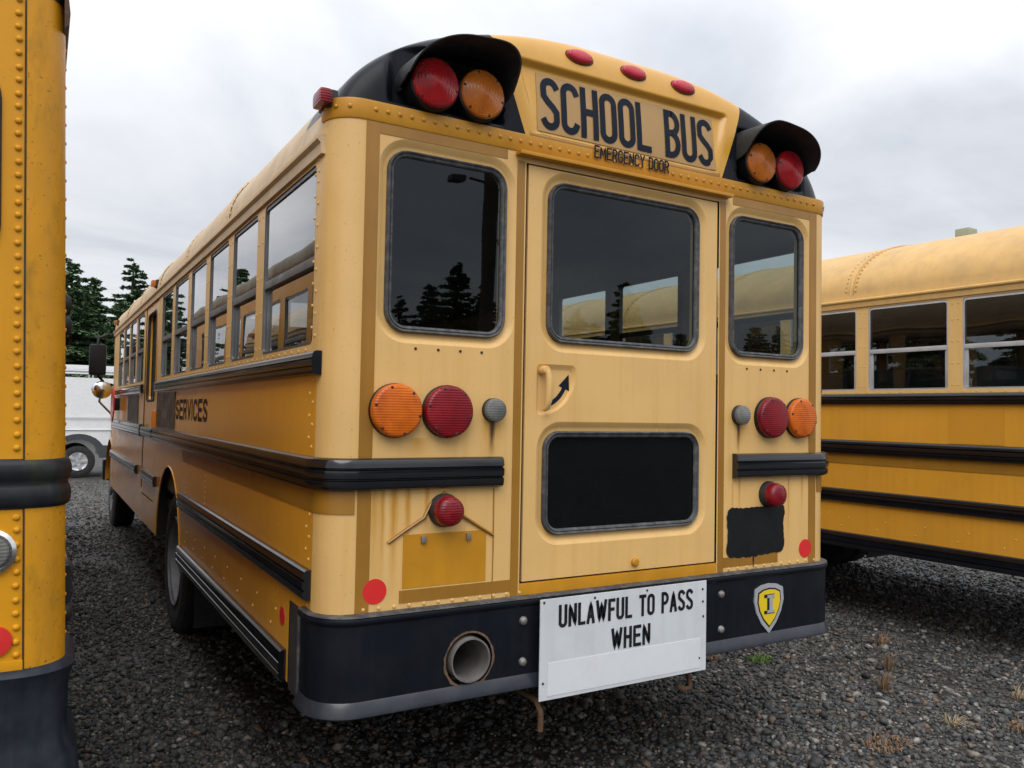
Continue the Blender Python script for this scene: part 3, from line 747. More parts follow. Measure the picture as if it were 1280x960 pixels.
    ws = B().rings([[(-1.2, LB+.02, 1.72), (1.2, LB+.02, 1.72)], [(-1.15, LB-.05, 2.48), (1.15, LB-.05, 2.48)]], closed=False)
    ws.obj('windscreen', 'glassd', root)
    B().rings([[(x, LB+.02, z) for x, z in prof], [(x*.93, LB+.09, 2.455+(z-2.455)*.9) for x, z in prof]], True, False, True).obj('front_roof_cap', roofm, root, 50)
    for x in (-1.19, 0, 1.19): B().tube([(x, LB+.02, 1.7), (x, LB-.02, 2.5)], .03, 6).obj('windscreen_pillar', side, root)
    h = B()
    hp = lambda w_, z0, z1: rrect(-w_, w_, z0, z1, .18, 5)
    h.rings([[(u_, LB+.30, v) for u_, v in hp(1.0, .7, 1.62)], [(u_, LB+1.1, v) for u_, v in hp(.92, .7, 1.54)], [(u_, LB+1.65, v) for u_, v in hp(.82, .7, 1.42)], [(u_, LB+1.72, v) for u_, v in hp(.7, .78, 1.3)]], True, False, True)
    h.obj('hood', side, root, 40)
    for sx in (-1, 1):
        arc2 = [(LB+.55-.60*math.cos(PI*i/14), .52+.60*math.sin(PI*i/14)) for i in range(15)]
        B().rings([[(sx*1.2, y, z) for y, z in arc2], [(sx*1.17, y, z+.04) for y, z in arc2], [(sx*.85, y, z+.06) for y, z in arc2]], closed=False).obj('front_fender', side, root, 50)
    B().box((-1.2, LB+1.62, .5), (1.2, LB+1.78, .8), .04).obj('front_bumper', 'black', root)

def mainbus_rear(root, writing=True):
    f0 = REAR(0)
    # ---- panels
    for sx in (-1, 1):
        b = B()
        x0, x1 = sorted((sx*.563, sx*1.028))
        lp = stamped(b, x0, x1, 1.816, 2.440, .075)
        a, c = sorted((sx*.487, sx*(W-RC)))
        b.plate(rect(a, c, .872, 2.53), [lp], f0)
        b.obj('rear_panel', 'faded', root, 40)
        rear_window(root, x0, x1, 1.816, 2.440, .075, 'glass')
        domes([(sx*(.66+k*.085), 0, 1.764, 0, -1, 0) for k in range(4)], .006, .004).obj('screws', 'seam', root, kind='stuff')
    B().box((-.52, .012, .86), (.52, .02, 2.53)).obj('door_jamb', 'seam', root) if 0 else None
    for lo, hi in (((-.489, .010, .86), (-.472, .03, 2.5)), ((.472, .010, .86), (.489, .03, 2.5)), ((-.489, .010, .925), (.489, .03, .945)), ((-.489, .010, 2.465), (.489, .03, 2.49))):
        B().box(lo, hi).obj('door_seam', 'seam', root)
    B().box((-.487, -.003, .872), (.487, .02, .931), .003).obj('door_sill', 'gold', root)
    B().box((-.487, .0, 2.478), (.487, .02, 2.53)).obj('door_header', 'faded', root)
    B().box((-.535, -.040, 2.496), (.535, .002, 2.510), .004).obj('drip_ledge', 'gold', root)
    # ---- emergency door
    b = B()
    l1 = stamped(b, -.381, .381, 1.818, 2.432, .075)
    l2 = stamped(b, -.388, .388, 1.096, 1.486, .07)
    rec = rrect(-.427, -.395, 1.55, 1.737, .014, 4)
    pts = [(-.427, 1.565), (-.427, 1.725), (-.417, 1.736), (-.262, 1.736), (-.250, 1.724)]
    pts += [(-.415+.166*math.cos(t), 1.706+.163*math.sin(t)) for t in [-PI/2*i/14 for i in range(1, 14)]]
    pts += [(-.415, 1.545), (-.424, 1.552)]
    cxm = sum(p[0] for p in pts)/len(pts); czm = sum(p[1] for p in pts)/len(pts)
    sc = lambda k: [(cxm+(u-cxm)*k, czm+(v-czm)*k) for u, v in pts]
    b.rings([[f0(u, v, 0) for u, v in pts], [f0(u, v, .003) for u, v in sc(.96)], [f0(u, v, .011) for u, v in sc(.88)], [f0(u, v, .013) for u, v in sc(.82)]])
    b.plate(sc(.82), [], REAR(.013))
    b.plate(rect(-.476, .476, .938, 2.472), [l1, l2, pts], f0)
    ow = rect(-.476, .476, .938, 2.472)
    b.rings([[f0(u, v, 0) for u, v in ow], [f0(u, v, .012) for u, v in ow]])
    door = b.obj('emergency_door', 'faded', root, 40); door['label'] = 'rear emergency door with two windows'
    rear_window(door, -.381, .381, 1.818, 2.432, .075, 'glass').name = 'door_window'
    rear_window(door, -.388, .388, 1.096, 1.486, .07, 'glassd').name = 'door_window'
    h = B().lathe([(.0, -.030), (.014, -.028), (.017, -.02), (.017, .012)], (-.398, 0, 1.712), 'y', 14)
    h.tube([(-.395, -.024, 1.712), (-.392, -.030, 1.69), (-.391, -.030, 1.60), (-.394, -.024, 1.575), (-.398, -.01, 1.567)], [.010, .012, .013, .012, .010], 10)
    h.obj('handle', 'faded', door, 60)
    ar = [(-.410+.125*math.cos(t), 1.702+.125*math.sin(t)) for t in [math.radians(-76+54*i/12) for i in range(13)]]
    w_ = .0085; A = B(); L_, R_ = [], []
    for i, (x, z) in enumerate(ar):
        n_ = Vector((x+.410, z-1.702)).normalized(); L_.append((x+n_.x*w_, .0115, z+n_.y*w_)); R_.append((x-n_.x*w_, .0115, z-n_.y*w_))
    A.rings([L_, R_], closed=False)
    e = Vector(ar[-1]); t_ = Vector((.36, .93)); nn = Vector((-t_.y, t_.x))
    A.add([(e.x+nn.x*.026-t_.x*.008, .0113, e.y+nn.y*.026-t_.y*.008), (e.x-nn.x*.026-t_.x*.008, .0113, e.y-nn.y*.026-t_.y*.008), (e.x+t_.x*.05, .0113, e.y+t_.y*.05)], [(0, 1, 2)])
    A.obj('arrow_decal', 'ink', door, 0)
    B().lathe([(.017, .002), (.017, -.010), (.012, -.014), (.0, -.015)], (.045, 0, .970), 'y', 18).obj('door_stop', 'gold', door)
    # ---- tapes
    def tp(x0, x1, z0, z1, y=-.0018, m='tape', par=root, name='reflective_tape'):
        return B().box((x0, y, z0), (x1, y+.0016, z1)).obj(name, m, par, 0)
    for sx in (-1, 1):
        def sp(a, c, *k, **q): x0, x1 = sorted((sx*a, sx*c)); return tp(x0, x1, *k, **q)
        sp(1.062, 1.109, .892, 1.286); sp(1.062, 1.109, 1.396, 2.512); sp(.568, 1.0605, 2.4775, 2.512)
        sp(.4935, .526, .89, 2.482)
    tp(-.955, -.5275, .908, .95); tp(.5275, .86, .908, .95)
    # ---- lamps
    for sx in (-1, 1):
        lamp(root, 'turn_signal', sx*.988, -.012, 1.552, .0905, .012, 'amber')
        lamp(root, 'brake_light', sx*.797, -.016, 1.552, .0905, .016, 'red')
        lamp(root, 'reversing_light', sx*.612, -.016, 1.560, .0425, .016, 'clear', housing='rubberb', dome=.014, nrm_screws=0, depth=.012)
        o = B().lathe([(.058, 0), (.058, -.012), (.052, -.03)], (sx*.797, 0, 1.212), 'y', 28).obj('marker_light', 'rubberb', root, 50)
        B().lathe([(.052, -.028), (.0515, -.05), (.047, -.066), (.03, -.074), (.0, -.078)], (sx*.797, 0, 1.212), 'y', 28).obj('lens', 'red', o, 50)
        B().lathe([(.0415, -.0005), (.0415, -.0022), (.0, -.0022)], (sx*1.042, 0, .956), 'y', 28).obj('round_reflector', 'reflr', root)
        # roof warning lamps with visor
        for ax, m, nm in ((.880, 'redw', 'warning_light'), (.698, 'amberw', 'warning_light')):
            lamp(root, nm, sx*ax, -.034, 2.674, .0875, .07, m, dome=.013, depth=.010, rings=.7)
        xc = sx*.789
        prf = []
        for i in range(41):
            a = math.radians(-18+216*i/40)
            inner = (math.cos(a)*sx) < 0
            u_ = sg(math.cos(a), .5 if inner else .95)*.206; v_ = sg(math.sin(a), .6 if inner else .95)*(.124 if math.sin(a) > 0 else .10)
            prf.append((xc+u_, 2.712+v_-.10*max(0, abs(xc+u_)-.66), math.sin(a)))
        rs = []
        for d in (0, 1):
            k = 1 if d == 0 else .965
            for fr in ((.10, 0), (0, .5), (0, 1)):
                ring = []
                for (x, z, s_) in prf:
                    yf = .02-.185*max(0, s_+.16)**.38
                    y = .08 if fr[0] else .08+(yf-.08)*fr[1]
                    z_ = z-(.012*fr[1] if s_ > 0 else 0)
                    ring.append((xc+(x-xc)*k, y, 2.715+(z_-2.715)*k))
                rs.append(ring)
        rs = rs[:3]+rs[3:][::-1]
        B().rings(rs, closed=False).obj('lamp_visor', 'rubberb', root, 60)['label'] = 'black hood over the roof warning lights'
        # small corner clearance lamp
    o = B().box((-1.232, .05, 2.552), (-1.19, .14, 2.612), .01).obj('clearance_lamp', 'rubberb', root)
    B().box((-1.258, .03, 2.556), (-1.215, .125, 2.606), .014).obj('lens', 'red', o)
    for x in (-.245, .022, .288):
        z = 2.938; y = cap_y(x, z)
        q = Vector((0, 0, 1)).rotation_difference(Vector((0, -1, .35)).normalized())
        rs = [[Vector((x, y+.002, z))+q @ Vector((a*math.cos(2*PI*k/28), c_*math.sin(2*PI*k/28), h_)) for k in range(28)] for a, c_, h_ in ((.067, .033, -.012), (.067, .033, .004))]
        o = B().rings(rs, True, True, True).obj('roof_marker', 'rust', root, 50)
        rs = [[Vector((x, y+.002, z))+q @ Vector((a*math.cos(2*PI*k/28), c_*math.sin(2*PI*k/28), h_)) for k in range(28)] for a, c_, h_ in ((.062, .0295, .003), (.061, .029, .012), (.048, .021, .020), (.02, .008, .023))]
        B().rings(rs, True, False, True).obj('lens', 'pink', o, 60)
        domes([tuple(Vector((x, y+.002, z))+q @ Vector((s_*.045, 0, .018)))+(0, -.85, .5) for s_ in (-1, 1)], .004, .003).obj('screws', 'seam', o, kind='stuff')
    # ---- sign on the cap
    def capfn(off):
        def f(u, v, d):
            dd, _ = cap_rec(u, v); dd = dd if v < 2.852 else cap_rec(u, 2.852)[0]
            return (u, cap_y(u, v)+dd-off-d, v)
        return f
    def sheet(x0, x1, z0, z1, off, m, name, nx=24, nz=8):
        f = capfn(off); return B().rings([[f(x0+(x1-x0)*i/nx, z0+(z1-z0)*j/nz, 0) for i in range(nx+1)] for j in range(nz+1)], closed=False).obj(name, m, root, 60)
    sheet(-.440, .462, 2.610, 2.838, .0025, 'signtape', 'sign_sheet')
    sheet(-.478, .485, 2.5825, 2.600, .0012, 'tape', 'reflective_tape')
    if writing: text_mesh('SCHOOL BUS', -.424, .452, 2.622, 2.827, .0262, capfn(.0035), wr={' ': .55, 'O': 1.0, 'L': .85}, gap=.58).obj('sign_lettering', 'ink', root, 0)
    if writing: text_mesh('EMERGENCY DOOR', -.190, .190, 2.547, 2.598, .0076, lambda u, v, d: (u, -.0125-d, v), wr={' ': .4}, gap=.5).obj('door_lettering', 'inkb', root, 0)
    # ---- number plate area, left
    tp(-.945, -.628, .956, 1.135, y=-.0016, m='gold', name='plate_recess')
    B().tube([(-.60, -.002, 1.115), (-.66, -.004, 1.15), (-.725, -.006, 1.19), (-.745, -.006, 1.235), (-.797, -.006, 1.272), (-.85, -.006, 1.235), (-.872, -.006, 1.19), (-.94, -.004, 1.15), (-1.0, -.002, 1.112)], .006, 6).obj('plate_hood', 'tape', root, 60)
    B().tube([(-.60, .0, 1.28), (-.598, -.0005, 1.1), (-.60, .0, .89)], .0022, 5).obj('panel_seam', 'tape', root)
    for x in (-.872, -.70): B().box((x-.009, -.012, 1.105), (x+.009, 0, 1.128), .003).obj('plate_clip', 'steel', root)
    # ---- black over-painted patch, right
    pl = []
    rl = rrect(.545, .905, .952, 1.165, .035, 5)
    for (a0_, b0_), (a1_, b1_) in zip(rl, rl[1:]+rl[:1]):
        m_ = max(1, int(math.hypot(a1_-a0_, b1_-b0_)/.012))
        for q_ in range(m_):
            u_, v_ = a0_+(a1_-a0_)*q_/m_, b0_+(b1_-b0_)*q_/m_
            pl.append((u_+random.uniform(-.003, .003)-.012*math.exp(-((v_-1.06)/.05)**2)*(1 if u_ > .75 else -.4), v_+random.uniform(-.003, .003)-.008*math.sin((u_-.5)*9)))
    B().plate(pl, [], REAR(-.0035)).add([(.700, -.0034, .96), (.712, -.0034, .96), (.707, -.0034, .885)], [(0, 1, 2)]).obj('black_paint_patch', 'blacksat', root, 0)['label'] = 'rough black spray painted patch'
    # ---- bottom rivets
    domes([(-1.08+k*.054, 0, .900, 0, -1, 0) for k in range(12)]+[(.56+k*.054, 0, .900, 0, -1, 0) for k in range(11)], .0075, .005).obj('rivets', 'faded', root, kind='stuff')
    # ---- bumper
    BW, BR, BY = 1.235, .14, -.032
    def bplan(yr, yl):
        cr = [(x, y+BY) for x, y in corner(1, w=BW, r=BR)]; clf = [(x, y+BY) for x, y in corner(-1, w=BW, r=BR)]
        return cr, clf
    cr, clf = bplan(0, 0)
    z0, z1 = .565, .880
    b = B()
    b.plate(rect(-(BW-BR), BW-BR, z0+.05, z1-.02), [circ(-.702, .698, .090, 36)], REAR(BY))
    b.rings([[(u_, BY, v_) for u_, v_ in circ(-.702, .698, .090, 36)], [(u_, BY+.02, v_) for u_, v_ in circ(-.702, .698, .088, 36)]])
    for c_ in (cr, clf):
        ys_ = [(c_[0][0], .18)]+c_
        b.rings([[(x, y, z0+.05) for x, y in ys_], [(x, y, z1-.02) for x, y in ys_]], closed=False)
    full = [(BW, .18)]+cr+clf[::-1]+[(-BW, .18)]
    bumper = b.obj('rear_bumper', 'black', root, 40); bumper['label'] = 'black steel rear bumper wrapping both corners'
    B().sweep(full, [(-.001, z1-.025), (.006, z1-.018), (.010, z1-.008), (.006, z1), (-.03, z1+.003), (-.04, z1-.004)]).obj('bumper_lip', 'black', bumper, 50)
    B().sweep(full, [(-.001, z0+.052), (.003, z0+.046), (.015, z0+.012), (.016, z0+.005), (.010, z0), (-.06, z0), (-.06, z0+.012), (-.004, z0+.05)]).obj('bumper_lip', 'bumperlip', bumper, 50)
    B().sweep(full, [(-.02, z1+.0035), (.008, z1+.0035), (.006, z1+.008), (-.03, z1+.010)]).obj('bumper_sealant', 'rubber', bumper, 50)
    domes([(sx*.486, BY, z, 0, -1, 0) for sx in (-1, 1) for z in (.806, .66)], .017, .012, 12).obj('bumper_bolts', 'steel', bumper, kind='stuff')
    for sx in (-1, 1):
        B().box((sx*1.20-.02, .14, .56), (sx*1.20+.02, .36, .87), .006).obj('bumper_bracket', 'under', root)
        B().box((sx*1.238-.004, .172, .57), (sx*1.238+.004, .186, .865), .003).obj('bumper_edge', 'rubber', bumper)
        B().lathe([(.034, W+.0005), (.034, W+.002), (.0, W+.002)], (0, .455, .795), 'x', 20).obj('round_reflector', 'reflr', root) if sx > 0 else B().lathe([(.034, -W-.0005), (.034, -W-.002), (.0, -W-.002)], (0, .455, .795), 'x', 20).obj('round_reflector', 'reflr', root)
    # exhaust tail pipe
    b = B().lathe([(.076, 1.2), (.076, BY-.012), (.0755, BY-.014), (.070, BY-.014), (.069, BY-.01), (.069, .6), (0, .6)], (-.702, 0, .698), 'y', 36)
    b.obj('exhaust_pipe', 'pipe', root, 50)
    rr = []
    n = 40
    for r_, am in ((.0905, 0), (.0945, .007)):
        rr.append([(-.702+(r_+am*random.random())*math.cos(2*PI*i/n), BY-.0012, .698+(r_+am*random.random()*(1.6 if math.sin(2*PI*i/n) < -.3 else .6))*math.sin(2*PI*i/n)) for i in range(n)])
    B().rings(rr).obj('rust_ring', 'rustp', bumper, 0)
    # tow hooks
    for x in (-.405, .345):
        B().tube([(x, .12, .50), (x, -.0, .50), (x, -.03, .47), (x, -.033, .43), (x, -.03, .40)] if x < 0 else [(x+.03, .1, .52), (x+.03, .04, .46), (x, .0, .43), (x-.04, -.0, .43), (x-.07, .0, .45)], .011, 8).obj('tow_hook', 'rust', root, 60)
    if not writing: return
    # white placard
    b = B().box((-.440, BY-.042, .523), (.362, BY-.037, .883), .001)
    pc = b.obj('warning_sign', 'white', bumper, 0); pc['label'] = 'white painted warning sign across the bumper'
    tp(-.405, .330, .537, .655, y=BY-.0434, m='whitep', par=pc, name='blank_patch')
    sf = lambda u, v, d: (u, BY-.0421-d, v)
    t1 = text_mesh('UNLAWFUL TO PASS', -.362, .288, .775, .858, .0128, sf, wr={' ': .45, 'W': 1.55, 'L': .85, 'F': .85, 'T': .9}, gap=.72); t1.obj('sign_lettering', 'inkb', pc, 0)
    text_mesh('WHEN', -.122, .068, .664, .745, .0130, sf, wr={'W': 1.5}, gap=.72).obj('sign_lettering', 'inkb', pc, 0)
    domes([(x, BY-.042, z, 0, -1, 0) for x, z in ((-.425, .872), (-.20, .868), (.05, .872), (.34, .85), (-.425, .585), (.325, .575), (.342, .80), (.345, .74))], .0055, .004).obj('screws', 'seam', pc, kind='stuff')
    # shield badge
    sh = [(-.062, .072), (-.035, .088), (0, .094), (.035, .088), (.062, .072), (.066, .02), (.055, -.03), (.033, -.078), (0, -.122), (-.033, -.078), (-.055, -.03), (-.066, .02)]
    K = lambda k, dx=0: [(.768+x*k*1.38, .734+z*k) for x, z in sh]
    bd = B().solid(K(1.0), lambda u, v, d: (u, BY+d, v), 0, -.006).obj('shield_badge', 'silver', bumper, 0)
    B().solid(K(.80), lambda u, v, d: (u, BY+d, v), -.0062, -.0072).obj('badge_border', 'inkb', bd, 0)
    B().solid(K(.73), lambda u, v, d: (u, BY+d, v), -.0074, -.0084).obj('badge_field', 'shield_y', bd, 0)
    for off, m, d in ((.0, 'inkb', -.0092), (.006, 'silver', -.0102)):
        I = [(-.026, -.04), (.022, -.04), (.022, -.026), (.009, -.026), (.009, .03), (.022, .03), (.022, .044), (-.026, .044), (-.026, .03), (-.012, .03), (-.012, -.026), (-.026, -.026)]
        kx = 1.0 if off == 0 else .72
        B().solid([(.768+x*kx*1.3+off*1.3, .738+z*(1 if off == 0 else .93)) for x, z in I], lambda u, v, dd: (u, BY+dd, v), d, d-.001).obj('badge_letter', m, bd, 0)

# ------------------------------------------------------------------ main bus
bus = thing('school_bus', 'faded yellow school bus seen from its rear left corner, emergency door and black bumper', 'bus', (0, 0, 0), 0, 'parked school buses')
winl = [(.175, .90), (1.03, 1.53), (1.65, 2.15), (2.27, 2.77), (2.90, 3.45), (3.58, 4.12), (5.33, 5.88), (6.0, 6.55), (6.67, 7.22), (7.34, 7.89)]
winr = [(.175, .90), (1.03, 1.6), (1.73, 2.3), (2.43, 3.0), ]  # no windows farther forward: wall left solid to darken views through the bus
school_bus(bus, winl, winr, edoor=(4.33, 5.18), frame='alu', side='faded_side', roofm='roofpale')
mainbus_rear(bus)
SL = lambda off: (lambda u, v, d: (-W-off-d, -u, v))
text_mesh('SERVICES', -3.26, -2.10, 1.470, 1.60, .024, SL(.0005), gap=.55, wr={'I': .05}).obj('side_lettering', 'inkb', bus, 0)
B().box((-W-.0035, 3.30, 1.40), (-W-.0012, 4.26, 1.655)).obj('painted_over_lettering', 'black', bus, 0)['label'] = 'dark block painted over old lettering'
B().box((-W-.0035, 5.6, 1.40), (-W-.0012, 6.6, 1.655)).obj('painted_over_lettering', 'black', bus, 0)
for y, m in ((4.6, 'amberw'), (8.3, 'amberw')):
    o = B().box((-1.22, y, 2.53), (-1.17, y+.12, 2.59), .01).obj('clearance_lamp', 'rubberb', bus)
    B().box((-1.25, y+.01, 2.535), (-1.20, y+.11, 2.585), .012).obj('lens', m, o)
# mirrors and stop arm near the front left corner
mir = B().box((-1.50, 8.50, 1.92), (-1.31, 8.60, 2.30), .035).obj('side_mirror', 'blacksat', bus, 50)
B().box((-1.485, 8.494, 1.94), (-1.325, 8.50, 2.28), .002).obj('mirror_glass', 'blacksat', mir)
B().tube([(-1.20, 8.6, 2.40), (-1.30, 8.58, 2.43), (-1.40, 8.56, 2.38), (-1.41, 8.55, 2.28)], .018, 6).tube([(-1.20, 8.6, 1.80), (-1.32, 8.56, 1.83), (-1.40, 8.55, 1.92)], .016, 6).obj('mirror_arm', 'blacksat', mir, 50)
cm = B().lathe([(.0, 8.52), (.06, 8.525), (.10, 8.545), (.115, 8.57), (.11, 8.60), (.0, 8.62)], (-1.345, 0, 1.75), 'y', 24).obj('convex_mirror', 'chrome', bus, 60)
B().tube([(-1.345, 8.62, 1.75), (-1.36, 8.75, 1.60), (-1.22, 8.8, 1.45), (-1.0, 8.9, 1.35)], .014, 6).obj('mirror_arm', 'steel', cm, 50)
oc = [(7.72+.215*math.cos(PI/8+PI/4*i), 1.57+.215*math.sin(PI/8+PI/4*i)) for i in range(8)]
ko = B().solid(oc, lambda u, v, d: (-1.29+d, u, v), 0, .012).obj('stop_arm', 'reflr', bus, 0)
B().box((-1.277, 7.5, 1.50), (-1.225, 7.62, 1.64), .01).obj('stop_arm_hinge', 'blacksat', ko)

# ------------------------------------------------------------------ right-hand bus, same make
bus2 = thing('school_bus', 'yellow school bus parked on the right, seen from the side with bright window frames', 'bus', (4.634, -.20, 0), .035, 'parked school buses')
winl2 = [(.175, .885), (.985, 1.59), (1.69, 2.295), (2.395, 3.0), (3.1, 3.705), (3.805, 4.41), (4.51, 5.115), (5.215, 5.82), (5.92, 6.525), (6.625, 7.23), (7.33, 7.935)]
school_bus(bus2, winl2, winl2, frame='alub', side='yellow2', detail=True, glass='glasst')
mainbus_rear(bus2, writing=False)
text_mesh('SERVICES', -3.30, -2.03, 1.450, 1.60, .028, SL(.0005), gap=.55, wr={'I': .05}).obj('side_lettering', 'inkb', bus2, 0)
B().box((-W-.003, .62, 1.398), (-W-.0012, .98, 1.66)).obj('unfaded_panel', 'gold2', bus2, 0)
vb = B().box((-.42, 1.27, 2.98), (-.29, 1.38, 3.062), .012).obj('roof_vent', 'ventgrey', bus2)

# ------------------------------------------------------------------ left-hand bus, older
ob = thing('school_bus', 'older riveted yellow school bus at the left edge, mossy rear corner', 'bus', (-3.153, -.2, 0), 0, 'parked school buses')
OR = .095
def old_bus(root):
    f0 = REAR(0); LB = 8.0
    holes = []
    b = B()
    for sx in (-1, 1):
        a, c = sorted((sx*.62, sx*1.067)); lp = rrect(a, c, 1.905, 2.385, .085, 7); holes.append(lp)
        b.rings([[f0(u, v, 0) for u, v in lp], [f0(u, v, .03) for u, v in lp]])
        o = B().tube([f0(u, v, -.002) for u, v in rrect(a+.004, c-.004, 1.909, 2.381, .081, 7)], .012, 8, True).obj('rear_window', 'rubberb', root, 60)
        B().plate(rrect(a+.004, c-.004, 1.909, 2.381, .081, 7), [], REAR(.008)).obj('pane', 'glassd', o)
    dl = rrect(-.40, .40, 1.70, 2.385, .08, 6); holes.append(dl)
    b.plate(rect(-1.125, 1.125, .88, 2.62), holes, f0)
    b.obj('rear_panel', 'oldyellow', root, 40)
    o = B().tube([f0(u, v, -.002) for u, v in dl], .014, 8, True).obj('rear_window', 'rubberb', root, 60)
    B().plate(dl, [], REAR(.01)).obj('pane', 'glassd', o)
    for x in (-.48, .48): B().box((x-.006, -.003, .9), (x+.006, .01, 2.55)).obj('door_seam', 'seam', root)
    pts = []; pts2 = []
    for sx in (-1, 1):
        cn = corner(sx, w=W, r=OR)
        B().rings([[(x, y-.003, z) for x, y in cn] for z in (.885, 1.3, 1.9, 2.62)], closed=False).obj('corner_panel', 'oldcorner', root, 60)
        B().box((sx*1.127-.0022, -.004, .89), (sx*1.127+.0022, .01, 2.6)).obj('corner_seam', 'seam', root)
        k = .935
        while k < 2.6:
            if not 1.285 < k < 1.425: pts.append((sx*1.111+random.uniform(-.001, .001), 0, k+random.uniform(-.002, .002), 0, -1, 0))
            k += .0338
        k = .95
        while k < 2.6:
            if not 1.285 < k < 1.425: pts2.append((sx*W, OR+.03, k, sx, 0, 0))
            k += .05
        fn = side_fn(sx)
        hs = [side_window(root, sx, .35+i*.72, .95+i*.72, z0=1.80, z1=2.40, frame='alu') for i in range(10)]
        B().plate(rect(OR, LB, .60, 2.62), hs, lambda u, v, d: fn(u, v, 0)).obj('side_wall', 'oldyellow', root)
        st = (lambda a, c: [(sx*W, a), (sx*W, c)] if sx < 0 else [(sx*W, c), (sx*W, a)])
        rub_rail(root, st(.15, LB-.3), 1.02, 1.12, m='oldrail', t=.018)
        wheel(root, 1.03, 3.2, sx, dual=True, name='rear_wheel'); wheel(root, 1.03, LB+.5, sx, name='front_wheel')
        # rear lamps
        o = B().lathe([(.05, .0), (.055, -.012), (.046, -.018), (.040, -.012)], (sx*1.058, 0, 1.192), 'y', 28).obj('reversing_light', 'chrome', root, 50)
        B().lathe([(.042, -.008), (.035, -.02), (.0, -.026)], (sx*1.058, 0, 1.192), 'y', 24).obj('lens', 'clear', o, 50)
        B().lathe([(.036, -.001), (.036, -.008), (.0, -.010)], (sx*1.068, 0, .975), 'y', 24).obj('round_reflector', 'reflr', root)
        for z in (1.86, 1.795):
            B().lathe([(.034, sx*(W-.01)), (.034, sx*(W+.012)), (.022, sx*(W+.026)), (.0, sx*(W+.03))], (0, .50, z), 'x', 18).obj('side_marker', 'rubberb', root, 50)
        for y, z in ((.20, 1.10), (.22, 1.04), (.24, .98)):
            B().lathe([(.03, sx*(W-.01)), (.03, sx*(W+.010)), (.018, sx*(W+.02)), (.0, sx*(W+.022))], (0, y, z), 'x', 14).obj('side_grommet', 'rubberb', root, 50)
    domes(pts2, .006, .0035, 8).obj('rivets', 'oldyellow', root, 50, kind='stuff')
    domes(pts, .0088, .0065, 10).obj('rivets', 'oldyellow', root, 50, kind='stuff')
    B().box((.98, -.006, .898), (1.126, .0, .925), .003).obj('lower_flange', 'oldyellow', root)
    # belt rail: two fat ribs, wraps the corners
    pr = [(-.004, 1.288)]+[(.004+.010*math.sin(PI*t/8)**.6, 1.290+.062*t/8) for t in range(1, 8)]+[(.006, 1.353)]+[(.004+.012*math.sin(PI*t/8)**.6, 1.355+.060*t/8) for t in range(1, 8)]+[(-.004, 1.418)]
    B().sweep(plan(6, 6, r=OR), pr).obj('rub_rail', 'oldrail', root, 50)['label'] = 'thick two ribbed black rail with green moss'
    # roof
    prof = [(W, 2.60)]+[(W*sg(math.cos(PI*i/32), .85), 2.62+.30*math.sin(PI*i/32)**.85) for i in range(33)]+[(-W, 2.60)]
    B().rings([[(x, 0.0+.02, z) for x, z in prof], [(x, LB, z) for x, z in prof]], closed=False, cap0=True).obj('roof_panel', 'oldroof', root, 50)
    for sx in (-1, 1):
        pth = [(sx*W, .02), (sx*W, LB)] if sx < 0 else [(sx*W, LB), (sx*W, .02)]
        B().sweep(pth, [(-.004, 2.52), (.006, 2.53), (.010, 2.56), (.006, 2.60), (-.004, 2.62)]).obj('drip_gutter', 'rust', root)
    B().sweep(plan(.1, .1, r=OR), [(-.004, 2.585), (.004, 2.588), (.006, 2.64), (-.004, 2.65)]).obj('rivet_band', 'seam', root)
    # bumper: flared pressing
    path = plan(.30, .30, w=W+.004, r=OR)
    B().sweep(path, [(-.02, .905), (.010, .900), (.020, .885), (.012, .862), (.006, .83), (.006, .74), (.012, .70), (.032, .66), (.038, .60), (.030, .50), (.0, .48), (-.04, .50), (-.04, .88)]).obj('rear_bumper', 'oldbump', root, 50)
    B().box((-1.17, .03, .80), (1.17, LB, .9)).obj('floor', 'under', root)
    for sx in (-1, 1): B().box((sx*.43-.04, .0, .54), (sx*.43+.04, 9.0, .80)).obj('chassis_rail', 'under', root)
    B().box((-1.16, LB, .6), (1.16, LB+1.3, 1.6), .15).obj('hood', 'oldyellow', root)
    B().box((-1.2, LB-.1, 1.6), (1.2, LB, 2.6)).obj('windscreen', 'glassd', root)
old_bus(ob)
# the old body's sides lean inwards a little from the bumper up
done = set()
for o in ob.children_recursive:
    if o.type == 'MESH' and o.data.name not in done:
        done.add(o.data.name)
        for v in o.data.vertices:
            if v.co.z > .9: v.co.x *= 1-.046*(v.co.z-.9)/1.7
        o.data.update()

